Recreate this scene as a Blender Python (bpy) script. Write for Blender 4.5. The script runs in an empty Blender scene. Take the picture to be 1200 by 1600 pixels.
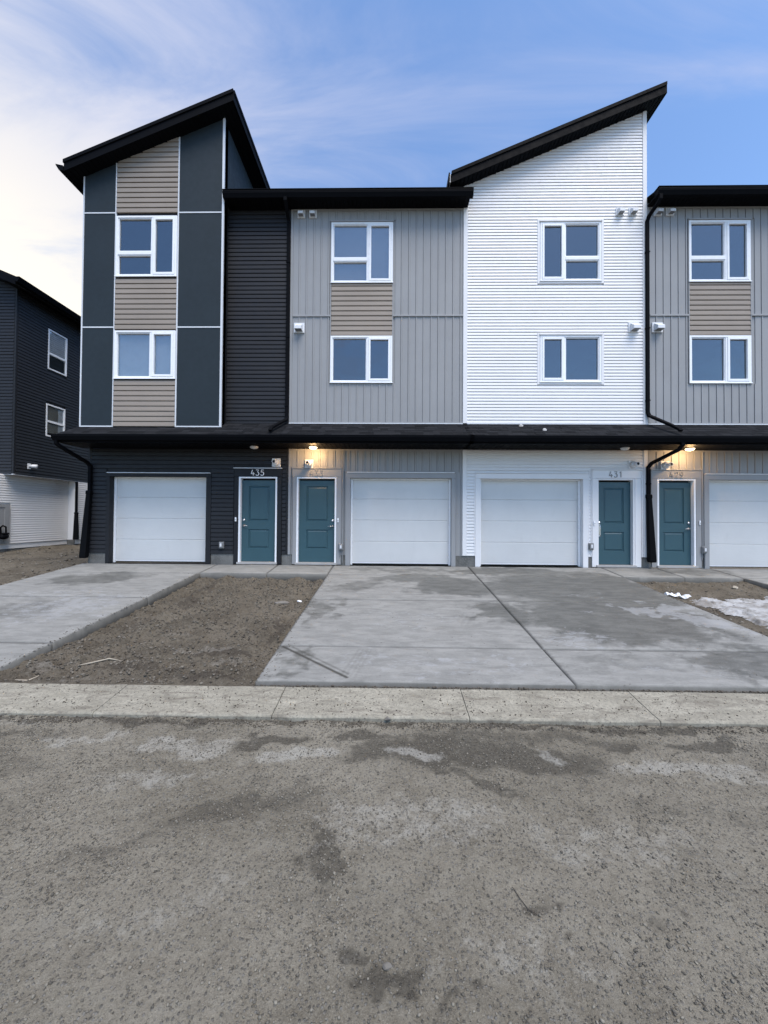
import bpy, math, random
import numpy as np
from mathutils import Vector, Matrix

random.seed(7)
scene = bpy.context.scene
COL = scene.collection

# ------------------------------------------------------------------ camera
CAM = (0.0, -9.1, 1.12)
def cam_matrix(pitch, yaw, roll):
    p, y, t = (math.radians(a) for a in (pitch, yaw, roll))
    f = Vector((-math.sin(y) * math.cos(p), math.cos(y) * math.cos(p), math.sin(p)))
    r = Vector((math.cos(y), math.sin(y), 0))
    u = r.cross(f)
    r2 = r * math.cos(t) + u * math.sin(t)
    u2 = u * math.cos(t) - r * math.sin(t)
    m = Matrix((r2, u2, -f)).transposed().to_4x4()
    m.translation = Vector(CAM)
    return m
cd = bpy.data.cameras.new('camera')
cd.sensor_fit = 'HORIZONTAL'; cd.sensor_width = 36; cd.lens = 18.0
cd.clip_start = 0.05; cd.clip_end = 3000
cam = bpy.data.objects.new('camera', cd); COL.objects.link(cam)
cam.matrix_world = cam_matrix(0.836, 0.946, 0.394)
scene.camera = cam

# ------------------------------------------------------------------ light
SUN_EL, SUN_AZ = math.radians(64), math.radians(150)      # azimuth clockwise from +Y: high, behind the camera, to the right
scene.view_settings.view_transform = 'Standard'
scene.view_settings.look = 'None'
scene.view_settings.exposure = 1.62
scene.view_settings.gamma = 1
scene.view_settings.use_curve_mapping = False

sd = bpy.data.lights.new('sun', 'SUN')
sd.energy = 1.5; sd.angle = math.radians(38); sd.color = (1.0, 0.915, 0.81)
sun = bpy.data.objects.new('sun', sd); COL.objects.link(sun)
sdir = Vector((math.sin(SUN_AZ) * math.cos(SUN_EL), math.cos(SUN_AZ) * math.cos(SUN_EL), math.sin(SUN_EL)))
sun.rotation_euler = sdir.to_track_quat('Z', 'Y').to_euler()
sun.location = (0, -12, 20)

def build_world():
    w = bpy.data.worlds.new('World'); scene.world = w; w.use_nodes = True
    nt = w.node_tree; N = nt.nodes; L = nt.links
    N.clear()
    def n(t, **k):
        o = N.new(t)
        for a, b in k.items(): setattr(o, a, b)
        return o
    out = n('ShaderNodeOutputWorld'); bg = n('ShaderNodeBackground'); L.new(bg.outputs[0], out.inputs[0])
    bg.inputs[1].default_value = 0.091
    sky = n('ShaderNodeTexSky', sky_type='NISHITA'); sky.sun_disc = False
    sky.sun_elevation = SUN_EL; sky.sun_rotation = SUN_AZ
    sky.air_density = 1.0; sky.dust_density = 0.6; sky.ozone_density = 1.0
    tc = n('ShaderNodeTexCoord')
    def math_(op, a, b=None, c=None, clamp=False):
        m = n('ShaderNodeMath', operation=op); m.use_clamp = clamp
        for i, v in enumerate((a, b, c)):
            if v is None: continue
            if isinstance(v, (int, float)): m.inputs[i].default_value = v
            else: L.new(v, m.inputs[i])
        return m.outputs[0]
    sep = n('ShaderNodeSeparateXYZ'); L.new(tc.outputs['Generated'], sep.inputs[0])
    X, Y, Z = sep.outputs
    # clouds live on a flat layer overhead: project the direction on it
    zz = math_('MAXIMUM', math_('ADD', Z, 0.12), 0.05)
    cx = math_('DIVIDE', X, zz); cy = math_('DIVIDE', Y, zz)
    comb = n('ShaderNodeCombineXYZ'); L.new(cx, comb.inputs[0]); L.new(cy, comb.inputs[1])
    mp = n('ShaderNodeMapping'); L.new(comb.outputs[0], mp.inputs[0])
    mp.inputs['Rotation'].default_value = (0, 0, math.radians(-35)); mp.inputs['Scale'].default_value = (0.5, 1.35, 1)
    mp.inputs['Location'].default_value = (3.3, 1.7, 0)
    def noise(scale, detail, rough, dist):
        t = n('ShaderNodeTexNoise'); L.new(mp.outputs[0], t.inputs['Vector'])
        t.inputs['Scale'].default_value = scale; t.inputs['Detail'].default_value = detail
        t.inputs['Roughness'].default_value = rough; t.inputs['Distortion'].default_value = dist
        return t.outputs[0]
    n1 = noise(0.9, 5, 0.5, 0.5); n2 = noise(2.6, 7, 0.6, 0.8)
    # the low light of the evening lies behind the houses on the left
    gd = Vector((-0.78, 0.60, 0.16)).normalized()
    dot = math_('ADD', math_('ADD', math_('MULTIPLY', X, gd.x), math_('MULTIPLY', Y, gd.y)), math_('MULTIPLY', Z, gd.z))
    near = math_('MAXIMUM', dot, 0.0)
    g1 = math_('POWER', near, 4.4)
    g2 = math_('POWER', near, 14.0)
    # cover: heavy towards that light, wisps elsewhere
    cov = math_('ADD', math_('MULTIPLY', g1, 1.25), math_('ADD', math_('MULTIPLY', math_('SUBTRACT', n1, 0.5), 2.0), math_('MULTIPLY', math_('SUBTRACT', n2, 0.5), 1.5)))
    mr = n('ShaderNodeMapRange'); mr.interpolation_type = 'SMOOTHSTEP'
    L.new(cov, mr.inputs[0]); mr.inputs[1].default_value = 0.0; mr.inputs[2].default_value = 1.0
    cover = math_('MULTIPLY', mr.outputs[0], 0.93)
    cr = n('ShaderNodeMix', data_type='RGBA')
    cr.inputs[6].default_value = (2.15, 2.35, 3.2, 1); cr.inputs[7].default_value = (4.5, 4.15, 3.45, 1)
    L.new(math_('MULTIPLY', math_('ADD', math_('MULTIPLY', g1, 0.60), math_('MULTIPLY', g2, 0.9)), 1.0, clamp=True), cr.inputs[0])
    # the clear sky itself
    tint = n('ShaderNodeMix', data_type='RGBA', blend_type='MULTIPLY'); tint.inputs[0].default_value = 1
    L.new(sky.outputs[0], tint.inputs[6]); tint.inputs[7].default_value = (0.75, 0.86, 0.97, 1)
    mx = n('ShaderNodeMix', data_type='RGBA')
    L.new(cover, mx.inputs[0]); L.new(tint.outputs[2], mx.inputs[6]); L.new(cr.outputs[2], mx.inputs[7])
    L.new(mx.outputs[2], bg.inputs[0])
build_world()

# ------------------------------------------------------------------ numpy noise
def _h(ix, iy, seed):
    n = (ix.astype(np.int64) * 374761393 + iy.astype(np.int64) * 668265263 + seed * 974711) & 0x7fffffff
    n = ((n ^ (n >> 13)) * 1274126177) & 0x7fffffff
    n = n ^ (n >> 16)
    return (n & 0xffff) / 65535.0
def vnoise(x, y, seed=0):
    ix = np.floor(x); iy = np.floor(y); fx = x - ix; fy = y - iy
    fx = fx * fx * fx * (fx * (fx * 6 - 15) + 10); fy = fy * fy * fy * (fy * (fy * 6 - 15) + 10)
    a = _h(ix, iy, seed); b = _h(ix + 1, iy, seed); c = _h(ix, iy + 1, seed); d = _h(ix + 1, iy + 1, seed)
    return (a * (1 - fx) + b * fx) * (1 - fy) + (c * (1 - fx) + d * fx) * fy - 0.5
def fbm(x, y, s, oct=4, seed=0, gain=0.5):
    x = np.asarray(x, float); y = np.asarray(y, float); v = np.zeros_like(x); a = 1.0
    for i in range(oct):
        v += a * vnoise(x / s + 17.3 * i, y / s - 9.1 * i, seed + i * 13); s *= 0.5; a *= gain
    return v
def sstep(e0, e1, x):
    t = np.clip((x - e0) / (e1 - e0), 0, 1); return t * t * (3 - 2 * t)

# ------------------------------------------------------------------ object helpers
WL = {}
def tag(o, label=None, cat=None, group=None, kind=None):
    if label: o['label'] = label
    if cat: o['category'] = cat
    if group: o['group'] = group
    if kind: o['kind'] = kind
    return o
def empty(name, loc):
    o = bpy.data.objects.new(name, None); COL.objects.link(o); o.location = loc; o.empty_display_size = .2
    WL[o] = Vector(loc); return o
def link(o, parent=None, loc=(0, 0, 0)):
    COL.objects.link(o); o.location = loc; WL[o] = Vector(loc)
    if parent is not None:
        o.parent = parent; o.matrix_parent_inverse = Matrix.Translation(-WL[parent])
    return o
class MB:
    def __init__(s): s.v = []; s.f = []
    def quad(s, *p):
        b = len(s.v); s.v += [tuple(q) for q in p]; s.f.append(tuple(range(b, b + len(p)))); return s
    def box(s, x0, x1, y0, y1, z0, z1):
        b = len(s.v)
        s.v += [(x0, y0, z0), (x1, y0, z0), (x1, y1, z0), (x0, y1, z0), (x0, y0, z1), (x1, y0, z1), (x1, y1, z1), (x0, y1, z1)]
        s.f += [tuple(b + i for i in q) for q in ((0, 3, 2, 1), (4, 5, 6, 7), (0, 1, 5, 4), (1, 2, 6, 5), (2, 3, 7, 6), (3, 0, 4, 7))]
        return s
    def prism(s, a, bpts):
        """two matching loops joined by a band and capped"""
        n = len(a); b = len(s.v); s.v += [tuple(p) for p in a] + [tuple(p) for p in bpts]
        s.f.append(tuple(b + i for i in range(n - 1, -1, -1))); s.f.append(tuple(b + n + i for i in range(n)))
        for i in range(n):
            j = (i + 1) % n; s.f.append((b + i, b + j, b + n + j, b + n + i))
        return s
    def exX(s, prof, x0, x1): return s.prism([(x0, y, z) for y, z in prof], [(x1, y, z) for y, z in prof])
    def exY(s, prof, y0, y1): return s.prism([(x, y0, z) for x, z in prof][::-1], [(x, y1, z) for x, z in prof][::-1])
    def ring(s, x0, x1, z0, z1, w, y0, y1, wt=None, wb=None):
        wt = w if wt is None else wt; wb = w if wb is None else wb
        s.box(x0, x0 + w, y0, y1, z0, z1); s.box(x1 - w, x1, y0, y1, z0, z1)
        s.box(x0 + w, x1 - w, y0, y1, z1 - wt, z1)
        if wb: s.box(x0 + w, x1 - w, y0, y1, z0, z0 + wb)
        return s
    def loops(s, loops, cap0=True, cap1=True):
        n = len(loops[0]); b = len(s.v)
        for l in loops: s.v += [tuple(p) for p in l]
        for k in range(len(loops) - 1):
            for i in range(n):
                j = (i + 1) % n; o = b + k * n
                s.f.append((o + i, o + j, o + n + j, o + n + i))
        if cap0: s.f.append(tuple(b + i for i in range(n - 1, -1, -1)))
        if cap1: s.f.append(tuple(b + (len(loops) - 1) * n + i for i in range(n)))
        return s
    def sweep(s, path, prof, up=(1, 0, 0)):
        """sweep a 2-D profile (a along side, b along normal) over a polyline with mitred bends"""
        P = [Vector(p) for p in path]; U = Vector(up); L = []
        for i, p in enumerate(P):
            d0 = (P[i] - P[i - 1]).normalized() if i else (P[1] - P[0]).normalized()
            d1 = (P[i + 1] - P[i]).normalized() if i < len(P) - 1 else d0
            t = (d0 + d1).normalized()
            a = U - t * U.dot(t)
            a = a.normalized() if a.length > 1e-4 else Vector((0, 1, 0))
            b = t.cross(a)
            L.append([p + a * q[0] + b * q[1] for q in prof])
        return s.loops(L)
    def tube(s, path, r, n=8, up=(1, 0, 0)):
        rs = r if isinstance(r, (list, tuple)) else None
        pr = [(math.cos(2 * math.pi * i / n), math.sin(2 * math.pi * i / n)) for i in range(n)]
        if rs is None: return s.sweep(path, [(r * a, r * b) for a, b in pr], up)
        P = [Vector(p) for p in path]; L = []
        for i, p in enumerate(P):
            t = (P[min(i + 1, len(P) - 1)] - P[max(i - 1, 0)]).normalized(); U = Vector(up)
            a = U - t * U.dot(t); a = a.normalized() if a.length > 1e-4 else Vector((0, 1, 0)); b = t.cross(a)
            L.append([p + a * rs[i] * q[0] + b * rs[i] * q[1] for q in pr])
        return s.loops(L)
    def lathe(s, c, prof, axis='Z', n=20):
        """prof: (radius, height along axis)"""
        L = []
        for r, h in prof:
            l = []
            for i in range(n):
                a = 2 * math.pi * i / n; u, v = r * math.cos(a), r * math.sin(a)
                l.append((c[0] + u, c[1] + v, c[2] + h) if axis == 'Z' else (c[0] + u, c[1] + h, c[2] + v))
            L.append(l)
        return s.loops(L)
    def mesh(s, name):
        m = bpy.data.meshes.new(name); m.from_pydata(s.v, [], s.f); m.update(); return m
    def build(s, name, mat, parent=None, smooth=False, bevel=0, fix=True):
        m = s.mesh(name)
        if fix:
            import bmesh
            bm = bmesh.new(); bm.from_mesh(m); bmesh.ops.recalc_face_normals(bm, faces=bm.faces); bm.to_mesh(m); bm.free()
        if mat: m.materials.append(mat)
        if smooth:
            for p in m.polygons: p.use_smooth = True
        o = bpy.data.objects.new(name, m); link(o, parent)
        if bevel:
            b = o.modifiers.new('bevel', 'BEVEL'); b.width = bevel; b.segments = 2; b.limit_method = 'ANGLE'; b.angle_limit = math.radians(40)
        return o

# ------------------------------------------------------------------ materials
class NT:
    def __init__(s, name):
        s.m = bpy.data.materials.new(name); s.m.use_nodes = True
        s.t = s.m.node_tree; s.N = s.t.nodes; s.L = s.t.links
        s.b = s.N['Principled BSDF']; s.out = s.N['Material Output']
        g = s.N.new('ShaderNodeNewGeometry'); s.pos = g.outputs['Position']
    def map(s, scale, loc=(0, 0, 0), rot=(0, 0, 0)):
        mp = s.N.new('ShaderNodeMapping'); s.L.new(s.pos, mp.inputs[0])
        mp.inputs['Scale'].default_value = scale; mp.inputs['Location'].default_value = loc; mp.inputs['Rotation'].default_value = rot
        return mp.outputs[0]
    def noise(s, scale, detail=4, rough=.55, vec=None, dist=0):
        t = s.N.new('ShaderNodeTexNoise'); s.L.new(vec if vec else s.pos, t.inputs['Vector'])
        t.inputs['Scale'].default_value = scale; t.inputs['Detail'].default_value = detail
        t.inputs['Roughness'].default_value = rough; t.inputs['Distortion'].default_value = dist
        return t.outputs[0]
    def voro(s, scale, vec=None, feature='F1', out=0):
        t = s.N.new('ShaderNodeTexVoronoi'); t.feature = feature; s.L.new(vec if vec else s.pos, t.inputs['Vector'])
        t.inputs['Scale'].default_value = scale; return t.outputs[out]
    def math(s, op, a, b=None, clamp=False):
        m = s.N.new('ShaderNodeMath'); m.operation = op; m.use_clamp = clamp
        for i, v in enumerate((a, b)):
            if v is None: continue
            if isinstance(v, (int, float)): m.inputs[i].default_value = v
            else: s.L.new(v, m.inputs[i])
        return m.outputs[0]
    def rng(s, v, a, b, c=0, d=1, smooth=True):
        m = s.N.new('ShaderNodeMapRange'); m.interpolation_type = 'SMOOTHSTEP' if smooth else 'LINEAR'
        s.L.new(v, m.inputs[0])
        for i, q in enumerate((a, b, c, d)): m.inputs[i + 1].default_value = q
        return m.outputs[0]
    def mix(s, f, a, b, mode='MIX'):
        m = s.N.new('ShaderNodeMix'); m.data_type = 'RGBA'; m.blend_type = mode
        for i, v in ((0, f), (6, a), (7, b)):
            if isinstance(v, (int, float)): m.inputs[i].default_value = v
            elif isinstance(v, tuple): m.inputs[i].default_value = v if len(v) == 4 else v + (1,)
            else: s.L.new(v, m.inputs[i])
        return m.outputs[2]
    def attr(s, name):
        a = s.N.new('ShaderNodeAttribute'); a.attribute_name = name; return a.outputs['Fac']
    def bump(s, h, strength, dist, prev=None):
        b = s.N.new('ShaderNodeBump'); b.inputs['Strength'].default_value = strength; b.inputs['Distance'].default_value = dist
        s.L.new(h, b.inputs['Height'])
        if prev: s.L.new(prev, b.inputs['Normal'])
        return b.outputs[0]
    def set(s, col=None, rough=None, normal=None, spec=None, metal=None):
        I = s.b.inputs
        def put(k, v):
            if v is None: return
            if isinstance(v, (int, float)): I[k].default_value = v
            elif isinstance(v, tuple): I[k].default_value = v if len(v) == 4 else v + (1,)
            else: s.L.new(v, I[k])
        put('Base Color', col); put('Roughness', rough); put('Normal', normal); put('Specular IOR Level', spec); put('Metallic', metal)
        return s.m

def sc(c, k): return tuple(x * k for x in c)
def painted(name, col, rough=.5, var=.10, bump=.0, bscale=60, stretch=(1, 1, 1), dirt=.0, spec=.4, rnd=.0):
    n = NT(name)
    a = n.noise(1.3, 5, .6)
    c = n.mix(n.rng(a, .3, .7), sc(col, 1 - var), sc(col, 1 + var))
    if rnd:
        oi = n.N.new('ShaderNodeObjectInfo')
        c = n.mix(n.math('MULTIPLY', oi.outputs['Random'], rnd), c, sc(col, .80))
    if dirt:
        d = n.rng(n.noise(6, 6, .65, n.map((1, 1, .35))), .55, .8)
        c = n.mix(n.math('MULTIPLY', d, dirt), c, (.12, .11, .095))
    r = n.rng(n.noise(9, 4, .6), .3, .7, rough - .07, rough + .07)
    nm = None
    if bump:
        nm = n.bump(n.noise(bscale, 4, .6, n.map(stretch)), bump, .004)
    return n.set(c, r, nm, spec)
M = {}
M['white_vinyl'] = painted('white_vinyl', (.735, .73, .735), .45, .02, .08, 50, (.25, 1, 3), .03, spec=.25, rnd=.10)
M['dark_vinyl'] = painted('dark_vinyl', (.0205, .0212, .0245), .5, .08, .10, 50, (.25, 1, 3), .02, spec=.22, rnd=.35)
M['taupe_vinyl'] = painted('taupe_vinyl', (.275, .235, .198), .5, .05, .10, 50, (.25, 1, 3), .03, spec=.25, rnd=.25)
M['grey_vinyl'] = painted('grey_vinyl', (.284, .286, .290), .5, .04, .08, 50, (3, 1, .25), .03, spec=.25, rnd=.15)
M['grey_trim'] = painted('grey_trim', (.284, .286, .290), .5, .03, .06, 60, spec=.25)
M['white_trim'] = painted('white_trim', (.715, .71, .715), .45, .02, .05, 60, dirt=.04, spec=.25)
M['dark_trim'] = painted('dark_trim', (.0165, .0175, .0205), .55, .06, .08, 60, spec=.2)
M['black_metal'] = painted('black_metal', (.0048, .0052, .0066), .6, .08, .03, 40, spec=.03)
M['black_matte'] = painted('black_matte', (.0042, .0046, .0056), .6, .10, .05, 40, spec=.05)
M['alu'] = painted('pale_metal', (.60, .62, .65), .35, .04, 0)
M['panel'] = painted('slate_panel', (.0195, .0285, .0355), .65, .05, .10, 90, dirt=.0, spec=.2)
M['upvc'] = painted('window_white', (.80, .81, .83), .3, .02)
M['garage'] = painted('garage_white', (.60, .60, .59), .5, .025, 1.0, 22, (.25, 1, 2.2), .06, spec=.3)
M['plastic_white'] = painted('plastic_white', (.66, .67, .69), .4, .04, dirt=.08)
M['number_nickel'] = painted('number_nickel', (.27, .27, .27), .4, .05)  # even mid grey for the digits
M['number_pale'] = painted('number_pale', (.33, .32, .31), .4, .05)
M['plastic_grey'] = painted('plastic_grey', (.19, .195, .20), .45, .06)
M['door'] = painted('blue_door', (.033, .083, .104), .42, .04, .06, 70)
M['steel'] = painted('satin_steel', (.55, .55, .56), .28, .03)
M['steel'].node_tree.nodes['Principled BSDF'].inputs['Metallic'].default_value = 1
M['hole'] = painted('dark_hole', (.006, .006, .006), .8, .1)
M['rubber'] = painted('black_rubber', (.012, .012, .013), .7, .1)
M['room'] = painted('room_paint', (.42, .42, .42), .8, .05)
M['roomfloor'] = painted('room_floor', (.22, .19, .16), .6, .1)
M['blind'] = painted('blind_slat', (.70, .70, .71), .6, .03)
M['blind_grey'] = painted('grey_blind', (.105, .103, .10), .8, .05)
M['blind_pale'] = painted('pale_blind', (.26, .265, .27), .8, .12)  # pale sheet behind the glass: reflected cloud put into its colour
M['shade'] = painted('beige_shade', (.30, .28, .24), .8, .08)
M['curtain'] = painted('white_curtain', (.7, .71, .72), .8, .04)
M['sill'] = painted('threshold_metal', (.35, .34, .33), .45, .08, dirt=.4)

def glass_mat():
    n = NT('window_glass'); N, L = n.N, n.L
    gl = N.new('ShaderNodeBsdfGlossy'); gl.inputs['Roughness'].default_value = .015; gl.inputs['Color'].default_value = (.92, .97, 1, 1)
    tr = N.new('ShaderNodeBsdfTransparent'); tr.inputs['Color'].default_value = (.45, .49, .52, 1)
    lw = N.new('ShaderNodeLayerWeight'); lw.inputs[0].default_value = .5
    f = n.math('ADD', n.math('MULTIPLY', n.math('POWER', lw.outputs['Facing'], 4.0), .85), .145)
    w = n.noise(1.6, 3, .5)
    L.new(n.bump(w, .30, .03), gl.inputs['Normal'])
    mx = N.new('ShaderNodeMixShader'); L.new(f, mx.inputs[0]); L.new(tr.outputs[0], mx.inputs[1]); L.new(gl.outputs[0], mx.inputs[2])
    L.new(mx.outputs[0], n.out.inputs[0]); return n.m
M['glass'] = glass_mat()
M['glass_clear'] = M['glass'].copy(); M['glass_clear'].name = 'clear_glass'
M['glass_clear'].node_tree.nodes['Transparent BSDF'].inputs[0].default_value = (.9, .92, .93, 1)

def foundation_mat():
    n = NT('foundation_concrete')
    a = n.noise(3, 6, .65); b = n.noise(45, 5, .7)
    c = n.mix(n.rng(a, .3, .7), (.085, .085, .08), (.17, .168, .158))
    c = n.mix(n.rng(b, .5, .75), c, (.21, .205, .195))
    return n.set(c, .9, n.bump(b, .5, .012))
M['foundation'] = foundation_mat()

def shingle_mat():
    n = NT('asphalt_shingle')
    oi = n.attr('tone')
    c = n.mix(oi, (.006, .0066, .008), (.018, .019, .022))
    g = n.noise(260, 3, .7)
    c = n.mix(n.rng(g, .5, .8), c, (.035, .036, .04))
    return n.set(c, .95, n.bump(g, .4, .004), .08)
M['shingle'] = shingle_mat()

def slab_mat():
    n = NT('driveway_concrete')
    wet_dark = n.attr('wet'); pale = n.attr('pale'); line = n.attr('line')
    st = n.noise(5, 7, .68, n.map((.55, 1.6, 1)), .6)
    fl = n.noise(9, 9, .78, n.map((.7, 1.5, 1)), .8); fi = n.noise(60, 5, .75, n.map((.8, 1.3, 1)))
    gr = n.noise(220, 3, .7)
    broom = n.noise(1, 3, .6, n.map((3, 160, 1)))
    base = n.mix(n.rng(st, .3, .7), (.162, .162, .153), (.242, .241, .228))
    w = n.rng(n.math('ADD', wet_dark, n.math('MULTIPLY', n.math('SUBTRACT', fl, .5), 1.6)), .16, .84)
    c = n.mix(n.math('MULTIPLY', w, .85), base, n.mix(n.rng(st, .35, .65), (.060, .060, .054), (.098, .098, .089)))
    p = n.rng(n.math('ADD', pale, n.math('MULTIPLY', n.math('SUBTRACT', fl, .5), 3.0)), .62, .80)
    c = n.mix(n.math('MULTIPLY', p, .58), c, (.275, .282, .288))
    c = n.mix(n.math('MULTIPLY', n.rng(fi, .54, .72), .30), c, (.30, .305, .305))
    c = n.mix(n.math('MULTIPLY', n.rng(fi, .30, .46, 1, 0), .38), c, (.07, .07, .067))
    # dust and brown stains
    dr = n.rng(n.noise(2.2, 7, .7, None, .8), .60, .78)
    c = n.mix(n.math('MULTIPLY', dr, .35), c, (.150, .138, .118))
    c = n.mix(n.math('MULTIPLY', n.rng(gr, .55, .8), .28), c, (.30, .30, .29))
    c = n.mix(n.math('MULTIPLY', n.rng(gr, .25, .42, 1, 0), .25), c, (.06, .06, .058))
    c = n.mix(n.math('MULTIPLY', line, .95), c, (.036, .034, .029))
    r = n.rng(w, 0, 1, .86, .62)
    b = n.bump(broom, .25, .002); b = n.bump(gr, .18, .003, b); b = n.bump(fl, .15, .006, b)
    return n.set(c, r, b, .35)
M['slab'] = slab_mat()

def curb_mat():
    n = NT('curb_concrete')
    st = n.noise(3.2, 7, .7, n.map((.8, 2.0, 1)), .5); gr = n.noise(200, 3, .7); sp = n.noise(55, 4, .6)
    c = n.mix(n.rng(st, .3, .72), (.215, .200, .160), (.322, .303, .248))
    d = n.rng(n.noise(4.5, 8, .7, n.map((.7, 2.2, 1)), 1.0), .50, .66)
    c = n.mix(n.math('MULTIPLY', d, .7), c, (.125, .108, .086))
    c = n.mix(n.math('MULTIPLY', n.rng(sp, .60, .68), .8), c, (.06, .052, .043))
    c = n.mix(n.math('MULTIPLY', n.rng(n.noise(40, 6, .75), .40, .56, 1, 0), .40), c, (.10, .095, .082))
    c = n.mix(n.math('MULTIPLY', n.rng(gr, .55, .8), .25), c, (.33, .33, .32))
    b = n.bump(gr, .25, .003); b = n.bump(st, .2, .01, b)
    return n.set(c, .88, b, .3)
M['curb'] = curb_mat()

def road_mat():
    n = NT('packed_dirt_road')
    wet_dark = n.attr('wet'); pale = n.attr('pale')
    big = n.noise(1.1, 6, .62, None, .4); mid = n.noise(8, 8, .72); fine = n.noise(55, 6, .75); gr = n.noise(150, 4, .75)
    c = n.mix(n.rng(big, .32, .68), (.156, .139, .107), (.222, .202, .161))
    c = n.mix(n.math('MULTIPLY', n.rng(mid, .45, .68), .45), c, (.285, .265, .215))
    c = n.mix(n.math('MULTIPLY', n.rng(mid, .30, .48, 1, 0), .40), c, (.112, .100, .079))
    rag = n.math('ADD', n.math('MULTIPLY', n.math('SUBTRACT', mid, .5), 2.2), n.math('MULTIPLY', n.math('SUBTRACT', fine, .5), 1.2))
    # grain: coarse sand, light and dark
    c = n.mix(n.math('MULTIPLY', n.rng(fine, .52, .70), .40), c, (.33, .305, .25))
    c = n.mix(n.math('MULTIPLY', n.rng(fine, .32, .48, 1, 0), .50), c, (.080, .073, .060))
    c = n.mix(n.math('MULTIPLY', n.rng(gr, .53, .70), .45), c, (.375, .35, .295))
    c = n.mix(n.math('MULTIPLY', n.rng(gr, .30, .46, 1, 0), .50), c, (.060, .055, .046))
    # embedded gravel: small cells with their own tones
    v = n.N.new('ShaderNodeTexVoronoi'); n.L.new(n.pos, v.inputs['Vector']); v.inputs['Scale'].default_value = 70
    hsv = n.N.new('ShaderNodeSeparateColor'); n.L.new(v.outputs['Color'], hsv.inputs[0])
    core = n.math('MULTIPLY', n.rng(v.outputs['Distance'], .22, .48, 1, 0), n.rng(hsv.outputs[0], .45, .50))
    tone = n.mix(hsv.outputs[1], (.055, .055, .056), (.24, .237, .225))
    c = n.mix(n.math('MULTIPLY', core, .6), c, tone)
    w = n.rng(n.math('ADD', wet_dark, rag), .12, .82)
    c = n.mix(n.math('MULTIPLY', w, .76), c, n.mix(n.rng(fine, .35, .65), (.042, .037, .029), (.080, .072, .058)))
    p = n.rng(n.math('ADD', pale, rag), .15, 1.0)
    c = n.mix(n.math('MULTIPLY', p, .65), c, (.345, .335, .300))
    b = n.bump(fine, .9, .016); b = n.bump(gr, .7, .006, b); b = n.bump(core, .8, .008, b)
    return n.set(c, n.rng(w, 0, 1, .95, .8), b, .2)
M['road'] = road_mat()

def dirt_mat():
    n = NT('bare_soil')
    pale = n.attr('pale'); wet_dark = n.attr('wet')
    big = n.noise(1.6, 6, .65, None, .4); mid = n.noise(14, 7, .7); gr = n.noise(170, 4, .72)
    c = n.mix(n.rng(big, .3, .7), (.086, .074, .057), (.148, .129, .101))
    c = n.mix(n.math('MULTIPLY', n.rng(mid, .48, .72), .6), c, (.152, .132, .102))
    c = n.mix(n.math('MULTIPLY', n.rng(mid, .26, .45, 1, 0), .7), c, (.050, .040, .030))
    c = n.mix(n.math('MULTIPLY', n.rng(n.math('ADD', wet_dark, n.math('MULTIPLY', n.math('SUBTRACT', mid, .5), .8)), .4, .8), .8), c, (.062, .053, .043))
    c = n.mix(n.math('MULTIPLY', n.rng(n.math('ADD', pale, n.math('MULTIPLY', n.math('SUBTRACT', mid, .5), 1.6)), .3, .9), .55), c, (.22, .205, .18))
    cr_ = n.noise(34, 6, .75)
    c = n.mix(n.math('MULTIPLY', n.rng(cr_, .33, .47, 1, 0), .75), c, (.030, .024, .017))  # dark crumbs and cracks, relief shade put into the colour
    c = n.mix(n.math('MULTIPLY', n.rng(cr_, .56, .68), .45), c, (.185, .163, .130))
    c = n.mix(n.math('MULTIPLY', n.rng(gr, .56, .80), .6), c, (.27, .245, .21))
    c = n.mix(n.math('MULTIPLY', n.rng(gr, .24, .42, 1, 0), .6), c, (.035, .028, .022))
    b = n.bump(gr, .8, .010); b = n.bump(cr_, .9, .02, b); b = n.bump(mid, .6, .03, b)
    return n.set(c, .97, b, .15)
M['dirt'] = dirt_mat()

def tone_mat(name, a, b, rough=.9):
    n = NT(name); t = n.attr('tone'); g = n.noise(120, 3, .6)
    c = n.mix(t, a, b); c = n.mix(n.math('MULTIPLY', n.rng(g, .4, .7), .3), c, sc(b, 1.1))
    return n.set(c, rough, n.bump(g, .3, .004), .3)
M['pebble'] = tone_mat('pebble', (.062, .057, .048), (.245, .226, .186))
M['soilclod'] = tone_mat('soil_clod', (.042, .034, .025), (.23, .21, .175))

def snow_mat():
    n = NT('old_snow')
    a = n.noise(4, 7, .65, n.map((1, 1.6, 1)), .4); g = n.noise(60, 5, .7)
    c = n.mix(n.rng(a, .42, .62), (.37, .375, .38), (.20, .19, .175))
    c = n.mix(n.math('MULTIPLY', n.rng(g, .56, .70), .7), c, (.14, .125, .10))
    m = n.set(c, .6, n.bump(g, .6, .02), .4)
    n.b.inputs['Subsurface Weight'].default_value = .15; n.b.inputs['Subsurface Radius'].default_value = (.03, .035, .04); n.b.inputs['Subsurface Scale'].default_value = 1.0
    return m
M['snow'] = snow_mat()
M['paper'] = painted('white_wrap', (.72, .74, .77), .45, .05, .2, 30, dirt=.1)
M['wood'] = painted('weathered_wood', (.34, .30, .24), .8, .12, .4, 60, (.2, 1, 1), .2)
M['twig'] = painted('dark_twig', (.04, .033, .027), .9, .1)
M['stone'] = painted('grey_stone', (.14, .13, .115), .9, .2, .5, 40, dirt=.3)

# lamps: off and lit domes
def lamp_mats():
    n = NT('lamp_dome_off'); M['dome'] = n.set((.62, .62, .62), .35)
    n = NT('lamp_dome_lit'); n.set((.8, .75, .65), .4)
    n.b.inputs['Emission Color'].default_value = (1.0, .74, .40, 1); n.b.inputs['Emission Strength'].default_value = 3.2
    M['dome_lit'] = n.m
lamp_mats()

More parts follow.
